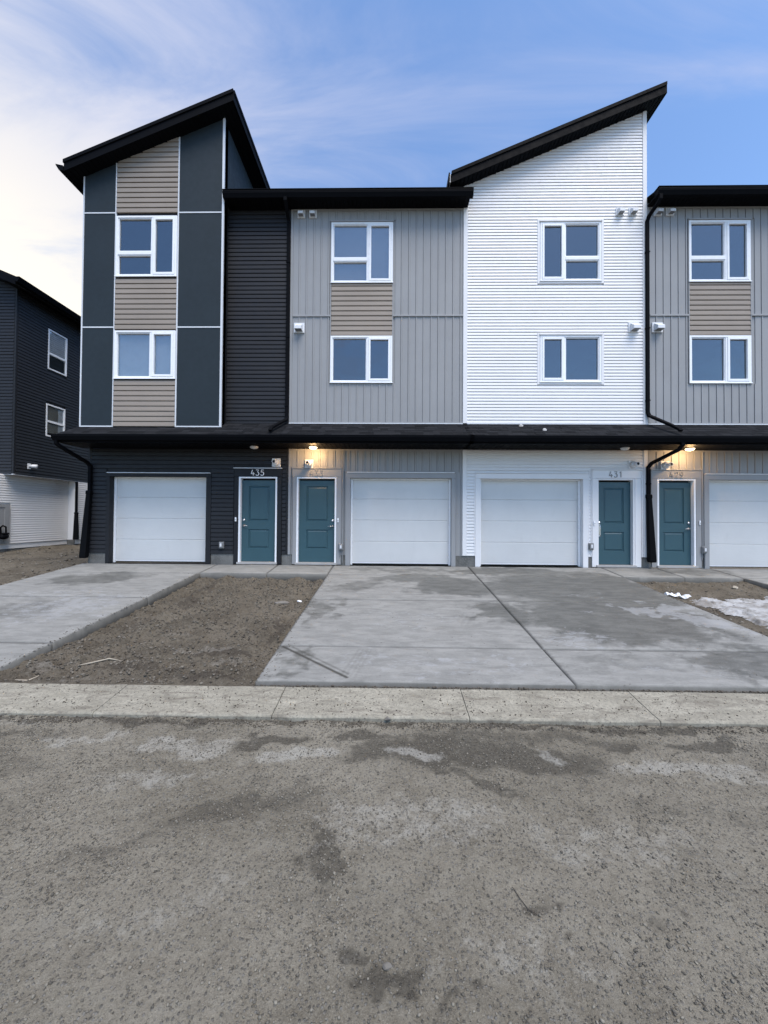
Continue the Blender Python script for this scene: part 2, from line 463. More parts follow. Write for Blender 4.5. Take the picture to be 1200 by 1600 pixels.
# ------------------------------------------------------------------ rows and holes
def spans(x0, x1, a, b, holes):
    """x-spans of a strip a..b (z) left free by holes (hx0,hx1,hz0,hz1)"""
    out = [(x0, x1)]
    for h in holes:
        if h[3] <= a + 1e-4 or h[2] >= b - 1e-4: continue
        nx = []
        for s, e in out:
            if h[1] <= s or h[0] >= e: nx.append((s, e)); continue
            if h[0] > s: nx.append((s, h[0]))
            if h[1] < e: nx.append((h[1], e))
        out = nx
    return [(s, e) for s, e in out if e - s > .012]

_unit = {}
def lap_mesh(h, mat):
    k = ('lap', round(h, 4), mat)
    if k not in _unit:
        # profile (y,z): top tucked in, face leaning out, lip at the bottom
        d = .021 if h < .09 else .024; g = .77 if h < .09 else .82
        p = [(.006, 0), (-d + .003, 0), (-d, .003), (-d + .001, h * .25), (-d + .007, h * g), (-.001, h * (g + .06)), (.002, h), (.006, h)]
        mb = MB(); mb.exX(p, 0, 1); m = mb.mesh('siding_board'); m.materials.append(M[mat]); _unit[k] = m
    return _unit[k]
def bat_mesh(w, mat):
    k = ('bat', round(w, 4), mat)
    if k not in _unit:
        # profile (x,y): flat board with a proud batten on its right side
        b = .034
        p = [(0, .005), (0, -.008), (w - b - .010, -.010), (w - b - .006, -.001), (w - b, -.001), (w - b + .002, -.021), (w - .004, -.021), (w, -.012), (w, .005)]
        mb = MB(); mb.prism([(x, y, 0) for x, y in p], [(x, y, 1) for x, y in p]); m = mb.mesh('siding_board'); m.materials.append(M[mat]); _unit[k] = m
    return _unit[k]
def lap_area(parent, x0, x1, z0, z1, pitch, mat, holes=(), y=0.0, top=None, face='front', off=0.0):
    """lap boards from z0 to z1; top(z)->(xa,xb) narrows a row under a sloping roof"""
    z = z0 + off
    n = 0
    while z < z1 - .01:
        h = min(pitch, z1 - z)
        zz = z
        a, b = x0, x1
        if top: a, b = top(zz, x0, x1)
        if b - a > .02:
            sp = []
            for s, e in spans(a, b, zz + .004, zz + h - .004, holes):
                if e - s > 2.4 and random.random() < .28:
                    q = random.uniform(s + .6, e - .6); sp += [(s, q - .0015), (q + .0015, e)]
                else: sp.append((s, e))
            for s, e in sp:
                jit = random.uniform(-.0006, .0006)
                o = bpy.data.objects.new('siding_board', lap_mesh(pitch, mat))
                if face == 'front':
                    link(o, parent, (s, y + jit, zz)); o.scale = (e - s, 1, h / pitch); o.rotation_euler = (0, random.uniform(-.0006, .0006), 0)
                else:   # right-hand side wall: boards run along +Y, face looks to +X
                    link(o, parent, (y + jit, s, zz)); o.rotation_euler = (0, 0, math.pi / 2); o.scale = (e - s, 1, h / pitch)
                n += 1
        z += pitch
    return n
def bat_area(parent, x0, x1, z0, z1, w, mat, holes=(), y=0.0):
    x = x0
    while x < x1 - .01:
        ww = min(w, x1 - x)
        # z-spans free of holes
        hs = [(h[2], h[3], h[0], h[1]) for h in holes]
        for s, e in spans(z0, z1, x + .02, x + ww - .02, hs):
            o = bpy.data.objects.new('siding_board', bat_mesh(w, mat))
            link(o, parent, (x, y + random.uniform(-.001, .001), s)); o.scale = (ww / w, 1, e - s)
        x += w
def core_wall(parent, x0, x1, z0, z1, holes, mat, y0=.006, y1=.22, name='wall', slope=None):
    """thick wall with openings; slope=(zl,zr) gives a sloping top above z1"""
    xs = sorted({x0, x1} | {h[i] for h in holes for i in (0, 1) if x0 < h[i] < x1})
    zs = sorted({z0, z1} | {h[i] for h in holes for i in (2, 3) if z0 < h[i] < z1})
    mb = MB()
    for a, b in zip(xs, xs[1:]):
        run = None
        for c, d in zip(zs, zs[1:]):
            solid = not any(h[0] < (a + b) / 2 < h[1] and h[2] < (c + d) / 2 < h[3] for h in holes)
            if solid: run = (run[0], d) if run else (c, d)
            elif run: mb.box(a, b, y0, y1, *run); run = None
        if run: mb.box(a, b, y0, y1, *run)
    if slope: mb.exY([(x0, z1), (x1, z1), (x1, slope[1]), (x0, slope[0])], y0, y1)
    return mb.build(name, M[mat], parent)

# ------------------------------------------------------------------ windows, doors, fittings
FW = .045
def window(parent, x0, x1, z0, z1, y, cas, transom, wood='upvc', flash=None, blind_or_sheen=None):
    """outer frame with a casement on side cas (-1 left, +1 right), fixed light(s) on the other"""
    mb = MB(); mb.ring(x0, x1, z0, z1, FW, y - .028, y + .07, FW, .035)
    W = x1 - x0
    xm = x0 + W * .60 if cas > 0 else x0 + W * .40
    mb.box(xm - .019, xm + .019, y - .024, y + .07, z0 + .035, z1 - FW)
    fr = mb.build('window', M[wood], parent, bevel=.004)
    if cas > 0: fx, cx = (x0 + FW, xm - .019), (xm + .019, x1 - FW)
    else: fx, cx = (xm + .019, x1 - FW), (x0 + FW, xm - .019)
    sz0, sz1 = z0 + .035, z1 - FW
    MB().ring(cx[0] + .002, cx[1] - .002, sz0 + .002, sz1 - .002, .05, y - .036, y + .03, .05, .055).build('sash', M[wood], fr, bevel=.005)
    def pane(a, b, c, d, yy):
        t1, t2 = random.uniform(-.0025, .0025), random.uniform(-.0025, .0025)
        q = lambda o: [(a, yy + o - t1, c), (b, yy + o + t1, c), (b, yy + o + t1 + t2, d), (a, yy + o - t1 + t2, d)]
        MB().prism(q(0), q(.006)).build('pane', M['glass_clear' if blind_or_sheen else 'glass'], fr)
    pane(cx[0] + .048, cx[1] - .048, sz0 + .05, sz1 - .048, y + .006)
    if transom:
        zt = z0 + (z1 - z0) * .385
        MB().box(fx[0] + .001, fx[1] - .001, y - .026, y + .05, zt - .04, zt + .04).build('transom', M[wood], fr, bevel=.005)
        MB().ring(fx[0] + .001, fx[1] - .001, zt + .04, sz1 - .001, .02, y - .012, y + .05).ring(fx[0] + .001, fx[1] - .001, sz0 + .001, zt - .04, .02, y - .012, y + .05).build('glazing_bead', M[wood], fr, bevel=.003)
        pane(fx[0] + .019, fx[1] - .019, zt + .058, sz1 - .019, y + .024)
        pane(fx[0] + .019, fx[1] - .019, sz0 + .019, zt - .058, y + .024)
    else:
        MB().ring(fx[0] + .001, fx[1] - .001, sz0 + .001, sz1 - .001, .02, y - .012, y + .05).build('glazing_bead', M[wood], fr, bevel=.003)
        pane(fx[0] + .019, fx[1] - .019, sz0 + .019, sz1 - .019, y + .024)
    MB().box(x0 - .012, x1 + .012, y - .046, y - .0285, z0 - .018, z0 + .004).build('sill', M[wood], fr, bevel=.003)
    if flash:
        MB().box(x0 - .02, x1 + .02, y - .05, y + .002, z1 + .004, z1 + .034).build('head_flashing', M[flash], fr, bevel=.003)
    if blind_or_sheen:
        MB().box(x0 + .05, x1 - .05, y + .085, y + .089, z0 + .04, z1 - .04).build('blind', M[blind_or_sheen], fr)  # in the bay this sheet is added to stand in for sky reflection
    # the room behind, closed, with an open front
    a, b, c, d, e = x0 - .7, x1 + .7, z0 - .75, z1 + .25, y + 3.4
    y0 = y + .26
    if a < parent['xmin'] + .1: a = parent['xmin'] + .1
    if b > parent['xmax'] - .1: b = parent['xmax'] - .1
    rm = MB(); rm.quad((a, e, c), (b, e, c), (b, e, d), (a, e, d))
    rm.quad((a, y0, c), (a, e, c), (a, e, d), (a, y0, d)); rm.quad((b, y0, c), (b, e, c), (b, e, d), (b, y0, d))
    rm.quad((a, y0, d), (b, y0, d), (b, e, d), (a, e, d)); rm.quad((a, y0, c), (b, y0, c), (b, e, c), (a, e, c))
    rm.build('room_interior', M['room'], parent)
    return fr

def panel_moulding(mb, x0, x1, z0, z1, y):
    """moulded door panel: sunk edge and raised field"""
    L = []
    for ins, dep in ((0, 0), (.010, .020), (.024, .020), (.05, .004)):
        L.append([(x0 + ins, y + dep, z0 + ins), (x1 - ins, y + dep, z0 + ins), (x1 - ins, y + dep, z1 - ins), (x0 + ins, y + dep, z1 - ins)])
    mb.loops(L, cap0=False, cap1=True)

GLY = {}
def _arc(cx, cz, rx, rz, a0, a1, n=9):
    return [(cx + rx * math.cos(math.radians(a0 + (a1 - a0) * i / n)), cz + rz * math.sin(math.radians(a0 + (a1 - a0) * i / n))) for i in range(n + 1)]
GLY['4'] = [[(.30, 1.0), (.02, .30), (.66, .30)], [(.44, .55), (.44, .0)]]
GLY['3'] = [[(.06, .98), (.54, .98), (.30, .62)] + _arc(.28, .31, .30, .31, 75, -150)]
GLY['5'] = [[(.56, .98), (.14, .98), (.09, .58)] + _arc(.28, .32, .30, .32, 120, -150)]
GLY['1'] = [[(.12, .80), (.34, .99), (.34, 0)]]
GLY['2'] = [_arc(.30, .72, .27, .27, 165, -35) + [(.04, .02), (.60, .02)]]
GLY['9'] = [_arc(.30, .70, .26, .29, -20, 340, 16), [(.55, .60), (.52, .30)] + _arc(.26, .24, .27, .23, 10, -140)]
def number(parent, text, xc, zc, h, y, mat):
    w = h * .70; x = xc - (w * 3 * 1.22 - w * .22) / 2
    for ch in text:
        mb = MB()
        for st in GLY[ch]:
            pts = [(x + p[0] * w / .66 * .86, y, zc - h / 2 + p[1] * h) for p in st]
            mb.sweep(pts, [(-.016, -.0085), (.012, -.0085), (.012, .0085), (-.016, .0085)], up=(0, -1, 0))
        mb.build('house_number_digit', M[mat], parent, bevel=.002)
        x += w * 1.22

def entry_door(parent, no, leaf, trim, head, trim_mat, num_mat, hinge, lever):
    """leaf=(x0,x1), trim=(outer x0,x1); head=(z0,z1) of the header board"""
    x0, x1 = leaf; z0, z1 = .05, 1.995; y = .075
    fx0, fx1 = x0 - .045, x1 + .045
    # casing: side boards, header board, drip cap
    tw0, tw1 = fx0 - trim[0], trim[1] - fx1
    for a, b in ((trim[0], fx0), (fx1, trim[1])):
        MB().box(a + .004, b - .001, -.028, .02, .0, head[0] - .003).build('door_casing', M[trim_mat], parent, bevel=.004)
    hd = MB().box(trim[0], trim[1], -.032, .01, head[0], head[1]).build('header_board', M[trim_mat], parent, bevel=.004)
    MB().box(trim[0] - .012, trim[1] + .012, -.05, .01, head[1] + .003, head[1] + .022).build('drip_cap', M['alu'] if trim_mat == 'dark_trim' else M[trim_mat], parent, bevel=.004)
    # white frame with reveal, stop and threshold
    fr = MB().ring(fx0, fx1, .0, head[0] - .004, .042, -.022, .16, .035, 0).build('door_frame', M['upvc'] if trim_mat != 'white_trim' else M['white_trim'], parent, bevel=.004)
    MB().box(fx0 - .02, fx1 + .02, -.07, .16, -.005, .045).build('threshold', M['sill'], parent, bevel=.006)
    # leaf: stiles and rails as one slab with two sunk openings, moulded panels in them
    W = x1 - x0; s = .165 * W / .83
    pz = ((.36, .82), (1.02, 1.86))
    d = MB()
    d.box(x0, x0 + s, y, y + .045, z0, z1); d.box(x1 - s, x1, y, y + .045, z0, z1)
    zc = [z0] + [q for p in pz for q in p] + [z1]
    for a, b in zip(zc[::2], zc[1::2]): d.box(x0 + s, x1 - s, y, y + .045, a, b)
    door = d.build('door', M['door'], parent)
    for a, b in pz:
        mb = MB(); panel_moulding(mb, x0 + s, x1 - s, a, b, y); mb.build('door_panel', M['door'], door)
    MB().box(x0, x1, y + .046, y + .06, z0, z1).build('door_back', M['door'], door)
    hx = x1 - .055 if hinge < 0 else x0 + .055
    sg = -1 if hinge < 0 else 1
    mb = MB().lathe((hx, y, 1.04), [(.030, -.001), (.030, -.012), (.024, -.020), (.0, -.021)], 'Y', 18); mb.build('deadbolt', M['steel'], door, True)
    if lever == 'lever':
        mb = MB().lathe((hx, y, .905), [(.030, -.001), (.030, -.010), (.014, -.014), (.012, -.05), (.0, -.051)], 'Y', 18)
        mb.tube([(hx, y - .045, .905), (hx + sg * .05, y - .047, .905), (hx + sg * .115, y - .043, .898)], [.011, .010, .007], 10, up=(0, 0, 1))
        mb.build('door_handle', M['steel'], door, True)
    else:
        mb = MB().box(hx - .022, hx + .022, y - .008, y - .001, .70, 1.0)
        mb.tube([(hx, y - .008, .97), (hx, y - .05, .965), (hx, y - .058, .93), (hx, y - .058, .74), (hx, y - .05, .71), (hx, y - .008, .705)], .010, 10, up=(1, 0, 0))
        mb.build('door_handle', M['steel'], door)
    number(parent, no, (x0 + x1) / 2, (head[0] + head[1]) / 2 - .002, .135, -.036, num_mat)

def garage_door(parent, ox0, ox1, ztop, trim, ttop, trim_mat, cap_mat, depth=.15):
    """opening ox0..ox1 up to ztop; trim=(outer x0,x1)"""
    for a, b in ((trim[0], ox0), (ox1, trim[1])):
        MB().box(a, b, -.030, .02, -.02, ztop).build('garage_casing', M[trim_mat], parent, bevel=.004)
    MB().box(trim[0], trim[1], -.032, .02, ztop + .001, ttop).build('garage_header', M[trim_mat], parent, bevel=.004)
    MB().box(trim[0] + .02, trim[1] - .02, -.055, .01, ttop + .003, ttop + .022).build('drip_cap', M[cap_mat], parent, bevel=.004)
    rev = MB(); rev.box(ox0 - .03, ox0, .021, depth + .06, -.02, ztop); rev.box(ox1, ox1 + .03, .021, depth + .06, -.02, ztop); rev.box(ox0, ox1, .021, depth + .06, ztop, ztop + .03)
    rev.build('garage_jamb', M[trim_mat], parent)
    st = MB(); st.box(ox0 + .001, ox0 + .045, depth - .05, depth - .005, -.01, ztop - .001); st.box(ox1 - .045, ox1 - .001, depth - .05, depth - .005, -.01, ztop - .001)
    st.box(ox0 + .045, ox1 - .045, depth - .05, depth - .005, ztop - .03, ztop - .001)
    st.build('door_stop', M['upvc'], parent, bevel=.004)
    z0 = .035; n = 4; h = (ztop - z0 + .02) / n
    gd = MB().box(ox0, ox1, depth + .045, depth + .055, z0, ztop + .02).build('garage_door', M['garage'], parent)
    for i in range(n):
        a = z0 + i * h; b = a + h
        p = [(depth + .044, a), (depth + .008, a), (depth, a + .010), (depth, b - .012), (depth + .006, b - .006), (depth + .006, b - .001), (depth + .044, b - .001)]
        MB().exX(p, ox0 + .004, ox1 - .004).build('door_section', M['garage'], gd, bevel=.002)
    MB().box(ox0 + .004, ox1 - .004, depth + .002, depth + .044, .004, z0 - .001).build('bottom_seal', M['rubber'], gd)
    MB().box(ox0 + .004, ox1 - .004, depth - .003, depth + .043, z0 - .001 - .012, z0 + .006).build('bottom_rail', M['upvc'], gd)

def hood_vent(parent, x, z, w, h, mat='plastic_white'):
    """square flange with a sloping hood, open below"""
    v = MB().box(x - w / 2, x + w / 2, -.040, .0, z - h / 2, z + h / 2).build('hood_vent', M[mat], parent, bevel=.004)
    a = w * .36; d = .04
    hd = MB(); zt, zb = z + h * .33, z - h * .36
    hd.loops([[(x - a, -d, zt), (x + a, -d, zt), (x + a, -d, zb), (x - a, -d, zb)],
              [(x - a * .95, -d - .03, zt - .003), (x + a * .95, -d - .03, zt - .003), (x + a * .95, -d - .03, zb), (x - a * .95, -d - .03, zb)],
              [(x - a * .9, -d - w * .55, z - h * .02), (x + a * .9, -d - w * .55, z - h * .02), (x + a * .9, -d - w * .55, zb + .004), (x - a * .9, -d - w * .55, zb + .004)]])
    hd.build('hood', M[mat], v, bevel=.003)
    MB().box(x - a * .8, x + a * .8, -d - w * .5, -d - .004, zb - .003, zb + .001).build('louvre', M['plastic_grey'], v)
    return v
def exhaust_vent(parent, x, z, mat='plastic_white'):
    """square plate with a fat round body and a narrow pipe through it"""
    v = MB().box(x - .1, x + .1, -.042, .0, z - .1, z + .1).build('exhaust_vent', M[mat], parent, bevel=.006)
    MB().lathe((x, -.042, z), [(.082, 0), (.082, -.035), (.072, -.075), (.060, -.09), (.034, -.095)], 'Y', 24).build('vent_body', M[mat], v, True)
    MB().lathe((x, -.042, z), [(.043, -.05), (.043, -.20), (.033, -.20), (.033, -.12), (.0, -.12)], 'Y', 20).build('vent_pipe', M[mat], v, True)
    MB().lathe((x, -.042, z), [(.0325, -.125), (.0325, -.190), (0, -.191)], 'Y', 16).build('vent_opening', M['hole'], v)
    return v
def outlet_box(parent, x, z, y=-.016, mat='plastic_grey'):
    b = MB().box(x - .058, x + .058, y - .045, y, z - .08, z + .08).build('outlet_box', M[mat], parent, bevel=.01)
    MB().box(x - .045, x + .045, y - .075, y - .046, z - .062, z + .066).build('outlet_cover', M[mat], b, bevel=.012)
    MB().box(x - .02, x + .02, y - .079, y - .0755, z - .03, z + .045).build('outlet_window', M['plastic_white'], b, bevel=.002)
def doorbell(parent, x, z, y=-.029):
    b = MB().box(x - .018, x + .018, y - .022, y, z - .048, z + .048).build('doorbell', M['upvc'], parent, bevel=.006)
    MB().lathe((x, y - .022, z - .01), [(.010, 0), (.010, -.003), (0, -.0035)], 'Y', 14).build('button', M['plastic_grey'], b)
def soffit_lamp(parent, x, y, z, lit):
    b = MB().lathe((x, y, z), [(.092, .0), (.096, -.012), (.092, -.02)], 'Z', 24).build('soffit_lamp', M['alu'], parent, True)
    MB().lathe((x, y, z - .019), [(.090, 0), (.086, -.014), (.066, -.030), (.036, -.039), (.0, -.042)], 'Z', 24).build('lamp_shade', M['dome_lit' if lit else 'dome'], b, True)
    if lit:
        ld = bpy.data.lights.new('lamp_light', 'POINT'); ld.energy = 7.0; ld.color = (1.0, .60, .27); ld.shadow_soft_size = .06
        lo = bpy.data.objects.new('lamp_light', ld); link(lo, b, (x, y, z - .13))

RECT = [(-.038, -.028), (.038, -.028), (.038, .028), (-.038, .028)]
def gutter(parent, x0, x1, yb, zb, h=.13, w=.12, mat='black_metal', name='gutter'):
    p = [(yb, zb + h - .012), (yb, zb), (yb - w * .62, zb), (yb - w * .80, zb + h * .35), (yb - w * .95, zb + h * .62), (yb - w * .97, zb + h * .82), (yb - w, zb + h * .85), (yb - w, zb + h), (yb - w * .90, zb + h), (yb - w * .90, zb + h * .9)]
    return MB().exX(p, x0, x1).build(name, M[mat], parent)
def soffit(parent, x0, x1, y0, y1, z, pitch=.10, name='soffit'):
    mb = MB(); x = x0
    while x < x1 - .005:
        e = min(x + pitch, x1)
        mb.exY([(x, z + .012), (x + .004, z), (e - .014, z), (e - .012, z + .008), (e, z + .008), (e, z + .02), (x, z + .02)], y0, y1)
        x += pitch
    return mb.build(name, M['black_metal'], parent)

G = 'attached townhouses in the row'
EAVE = 8.51
PORCH_Z, PORCH_Y = 2.74, -.75
ROOF_TOP = 3.352

def porch_roof(parent, x0, x1, hip=0.0, flash='alu'):
    """sloping shingled roof over the entrances, with fascia, soffit, gutter"""
    ye, ze, yw, zw = PORCH_Y - .05, 2.885, 0.0, ROOF_TOP
    k = (zw - ze) / (yw - ye)
    xl = x0 - hip
    mb = MB()   # deck
    mb.loops([[(xl, ye, ze - .03), (x1, ye, ze - .03), (x1, ye, ze), (xl, ye, ze)], [(x0, yw, zw - .10), (x1, yw, zw - .10), (x1, yw, zw), (x0, yw, zw)]])
    deck = mb.build('porch_roof', M['black_matte'], parent)
    # shingle courses, small tabs standing a few mm proud
    sl = math.hypot(1, k); rows = 7; tabs = MB(); tone = []
    for r in range(rows):
        ya = ye + (yw - ye) * r / rows; yb_ = ye + (yw - ye) * (r + 1.15) / rows
        yb_ = min(yb_, yw - .002)
        x = xl - random.uniform(0, .2)
        while x < x1:
            w = random.uniform(.14, .32); a, b = max(x + .002, xl + hip * (ya - ye) / (yw - ye)), min(x + w - .002, x1)
            if b - a > .02:
                t = random.choice((.006, .010, .012)); za = ze + k * (ya - ye); zb_ = ze + k * (yb_ - ye)
                n0 = len(tabs.v)
                tabs.loops([[(a, ya, za + .002), (b, ya, za + .002), (b, ya, za + t), (a, ya, za + t)], [(a, yb_, zb_), (b, yb_, zb_), (b, yb_, zb_ + .003), (a, yb_, zb_ + .003)]])
                tone += [random.random()] * (len(tabs.v) - n0)
            x += w
    sh = tabs.build('shingles', M['shingle'], deck); sh['kind'] = 'stuff'
    at = sh.data.attributes.new('tone', 'FLOAT', 'POINT'); at.data.foreach_set('value', tone)
    MB().box(xl, x1, PORCH_Y - .006, PORCH_Y + .02, PORCH_Z - .004, 2.872).build('fascia', M['black_metal'], parent)
    soffit(parent, xl + .002, x1 - .001, PORCH_Y + .021, -.016, PORCH_Z)
    gutter(parent, xl, x1, PORCH_Y - .008, 2.775, .125, .12)
    MB().box(x0, x1, -.034, -.003, ROOF_TOP - .01, ROOF_TOP + .012).build('roof_flashing', M[flash], parent)

def eave(parent, x0, x1, endr=0, endl=0):
    """upper eave: fascia, soffit, gutter and the low roof behind"""
    MB().box(x0, x1, -.30, -.281, EAVE - .004, 8.655).build('fascia', M['black_metal'], parent)
    soffit(parent, x0, x1, -.28, .0, EAVE)
    gutter(parent, x0 - endl, x1 + endr, -.302, 8.50, .135, .125)
    MB().exX([(-.282, 8.64), (-.282, 8.66), (5.0, 10.30), (10.2, 8.66), (10.2, 8.55), (5.0, 10.12)], x0, x1).build('roof', M['shingle'], parent)
    MB().box(x0 - endl, x1 + endr, -.43, -.25, 8.655, 8.668).build('drip_edge', M['black_metal'], parent)

def shell(parent, x0, x1, zt, mat, zl=None, zr=None, yb=10.0, y0=.23):
    """side, back and inner walls of a unit"""
    mb = MB()
    zl = zl or zt; zr = zr or zt
    mb.exX([(y0, .0), (yb, .0), (yb, zl), (y0, zl)], x0, x0 + .1); mb.exX([(y0, .0), (yb, .0), (yb, zr), (y0, zr)], x1 - .1, x1)
    mb.exY([(x0 + .1, 0), (x1 - .1, 0), (x1 - .1, zr), (x0 + .1, zl)], yb - .15, yb)
    return mb.build('side_wall', M[mat], parent)

def shed_roof(parent, xl, xr, z_at, slope, yf, yb, th, end_gutter=True):
    """mono-pitch roof: z_at(x) is its underside"""
    mb = MB()
    q = [(xl, z_at(xl) + .02), (xr, z_at(xr) + .02), (xr, z_at(xr) + th), (xl, z_at(xl) + th)]
    roof = mb.exY(q, yf + .02, yb).build('roof', M['shingle'], parent)
    # barge board at the front in two steps, a board on the high edge, ribbed soffit
    b = MB(); b.exY([(xl, z_at(xl)), (xr, z_at(xr)), (xr, z_at(xr) + th * .72), (xl, z_at(xl) + th * .72)], yf, yf + .019)
    b.exY([(xl - .01, z_at(xl) + th * .72 + .001), (xr + .012, z_at(xr) + th * .72 + .004), (xr + .012, z_at(xr) + th + .012), (xl - .01, z_at(xl) + th + .008)], yf - .022, yf + .019)
    b.build('barge_board', M['black_metal'], parent)
    b = MB(); b.box(xr + .001, xr + .02, yf, yb, z_at(xr), z_at(xr) + th * .72); b.box(xr + .001, xr + .035, yf + .02, yb, z_at(xr) + th * .72 + .002, z_at(xr) + th + .012)
    b.build('high_fascia', M['black_metal'], parent)
    return roof

def downspout(parent, path, name='downspout', mat='black_metal', prof=RECT, up=(1, 0, 0)):
    return MB().sweep(path, prof, up).build(name, M[mat], parent, bevel=.008)
def straps(parent, x, y, zs):
    for z in zs: MB().box(x - .047, x + .047, y - .034, y + .03, z - .012, z + .012).build('pipe_strap', M['black_metal'], parent)
def leader(parent, x, y, z0, z1, lean, fwd):
    """wide flat-sided extension hanging from the lower end of a downspout"""
    L = []
    for t, a, b in ((0, .052, .042), (.012, .058, .047), (.05, .058, .047), (.06, .050, .042), (.55, .066, .052), (.97, .075, .062), (1, .070, .056)):
        z = z1 + (z0 - z1) * t; cx, cy = x + lean * t, y - fwd * t
        L.append([(cx - a, cy - b, z), (cx + a, cy - b, z - (.06 if t > .9 else 0) * 0), (cx + a, cy + b, z), (cx - a, cy + b, z)])
    return MB().loops(L).build('downspout_extension', M['black_matte'], parent, bevel=.012)

# =================================================================== TOWNHOUSE 435 (dark, with the slate bay)
def house(name, x0, x1, label):
    h = empty('townhouse', ((x0 + x1) / 2, 0, 0)); h['xmin'] = x0; h['xmax'] = x1
    return tag(h, label, 'townhouse', G)

def build_435():
    X0, X1 = -7.22, -2.432
    H = house('townhouse', X0, X1, 'dark townhouse 435 with slate panel bay and taupe siding at left end of row')
    # ground storey
    gx = (-6.72, -4.395); dx = (-3.615, -2.695)
    holes = [(gx[0] - .03, gx[1] + .03, 0, 2.10), (dx[0], dx[1], 0, 2.06)]
    core_wall(H, X0, X1, 0, 3.2, holes, 'dark_trim')
    sh = [(-6.81, -4.27, 0, 2.165), (-3.735, -2.575, 0, 2.295)]
    MB().box(X0 - .01, sh[0][0], -.004, .004, -.3, .23).build('foundation', M['foundation'], H)
    MB().box(sh[0][1], sh[1][0], -.004, .004, -.3, .23).build('foundation', M['foundation'], H)
    MB().box(sh[1][1], X1, -.004, .004, -.3, .23).build('foundation', M['foundation'], H)
    lap_area(H, X0 + .05, X1 - .055, .23, 2.74, .1016, 'dark_vinyl', sh)
    MB().box(X0 - .012, X0 + .048, -.024, .03, .23, 2.74).build('corner_post', M['dark_trim'], H, bevel=.004)
    MB().box(X1 - .053, X1 - .001, -.022, .004, .23, 2.74).build('corner_post', M['dark_trim'], H, bevel=.004)
    garage_door(H, gx[0], gx[1], 2.065, (-6.805, -4.275), 2.14, 'dark_trim', 'alu', .17)
    entry_door(H, '435', (-3.57, -2.74), (-3.725, -2.585), (2.075, 2.265), 'dark_trim', 'upvc', 1, 'knob' and 'lever')
    exhaust_vent(H, -2.72, 2.41); outlet_box(H, -4.00, .44); doorbell(H, -3.672, 1.055)
    soffit_lamp(H, -3.15, -.32, PORCH_Z, False)
    porch_roof(H, X0, X1 - .0005, hip=.20, flash='dark_trim')
    # bay
    BX0, BX1, BY = -7.245, -3.955, -.30
    zt = lambda x: 9.08 + (x + 7.25) * .4118
    wu = (-6.455, -5.02, 6.71, 8.135); wl = (-6.455, -5.02, 4.315, 5.435)
    core_wall(H, BX0, BX1, 3.15, 9.05, [wu, wl], 'dark_trim', BY + .012, BY + .24, slope=(zt(BX0) + .05, zt(BX1) + .05))
    tx = (-6.475, -5.0)
    def panel(pts): MB().exY(pts, BY, BY + .011).build('cladding_panel', M['panel'], H, bevel=.002)
    for a, b in ((BX0 + .018, tx[0] - .016), (tx[1] + .016, BX1 - .022)):
        for c, d in ((3.215, 5.505), (5.535, 8.205)):
            panel([(a, c), (b, c), (b, d), (a, d)])
        panel([(a, 8.235), (b, 8.235), (b, zt(b) + .02), (a, zt(a) + .02)])
        for z in (5.52, 8.22): MB().box(a, b, BY - .010, BY + .008, z - .015, z + .015).build('panel_trim', M['alu'], H, bevel=.002)
        MB().box(a, b, BY - .010, BY + .008, 3.185, 3.214).build('panel_trim', M['alu'], H, bevel=.002)
    for x in tx: MB().box(x - .015, x + .015, BY - .012, BY + .008, 3.185, zt(x) + .02).build('panel_trim', M['alu'], H, bevel=.002)
    MB().box(BX0 - .012, BX0 + .017, BY - .012, BY + .03, 3.185, zt(BX0) + .02).build('panel_trim', M['alu'], H, bevel=.002)
    MB().box(BX1 - .021, BX1 + .026, BY - .014, BY + .03, 3.185, zt(BX1) + .02).build('panel_trim', M['alu'], H, bevel=.003)
    lap_area(H, tx[0] + .016, tx[1] - .016, 3.20, 9.05, .1195, 'taupe_vinyl', [(tx[0], tx[1], wu[2] - .02, wu[3] + .012), (tx[0], tx[1], wl[2] - .02, wl[3] + .012)], BY,
             top=lambda z, a, b: (max(a, -7.25 + (z - .02 - 9.08) / .4118), b), off=0.0)
    # rows above 9.05 under the slope
    lap_area(H, tx[0] + .016, tx[1] - .016, 9.0555, zt(tx[1]) + .02, .1195, 'taupe_vinyl', (), BY, top=lambda z, a, b: (max(a, -7.25 + (z - .02 - 9.08) / .4118), b))
    window(H, *wu, BY, 1, True); window(H, *wl, BY, 1, False, blind_or_sheen='blind_pale')
    # bay side wall to the right: a short return below the eave, tall panels above the low roof
    MB().box(BX1 - .012, BX1, BY + .031, -.001, 3.20, 8.50).build('bay_return', M['panel'], H)
    MB().box(BX1 - .014, BX1 + .002, -.05, -.001, 3.20, 8.50).build('corner_post', M['dark_trim'], H)
    MB().box(BX1 - .25, BX1 - .013, -.06, 9.9, 8.4, zt(BX1) - .10).build('bay_wall', M['dark_trim'], H)
    ys = (BY + .03, 1.62, 4.2, 7.0)
    for a, b in zip(ys, ys[1:]):
        MB().box(BX1 - .011, BX1, a + .016, b - .016, 8.52, zt(BX1) + .02).build('cladding_panel', M['panel'], H)
        MB().box(BX1 - .011, BX1 + .012, b - .014, b + .014, 8.52, zt(BX1) + .02).build('panel_trim', M['alu'], H)
    # dark recess beside the bay
    core_wall(H, BX1 + .002, X1, 3.2, 8.6, [], 'dark_trim')
    lap_area(H, BX1 + .016, X1 - .085, ROOF_TOP - .04, 8.50, .1016, 'dark_vinyl')
    MB().box(X1 - .083, X1 - .002, -.022, .004, ROOF_TOP, 8.50).build('corner_post', M['dark_trim'], H, bevel=.004)
    shell(H, X0, X1, 8.5, 'dark_trim'); 
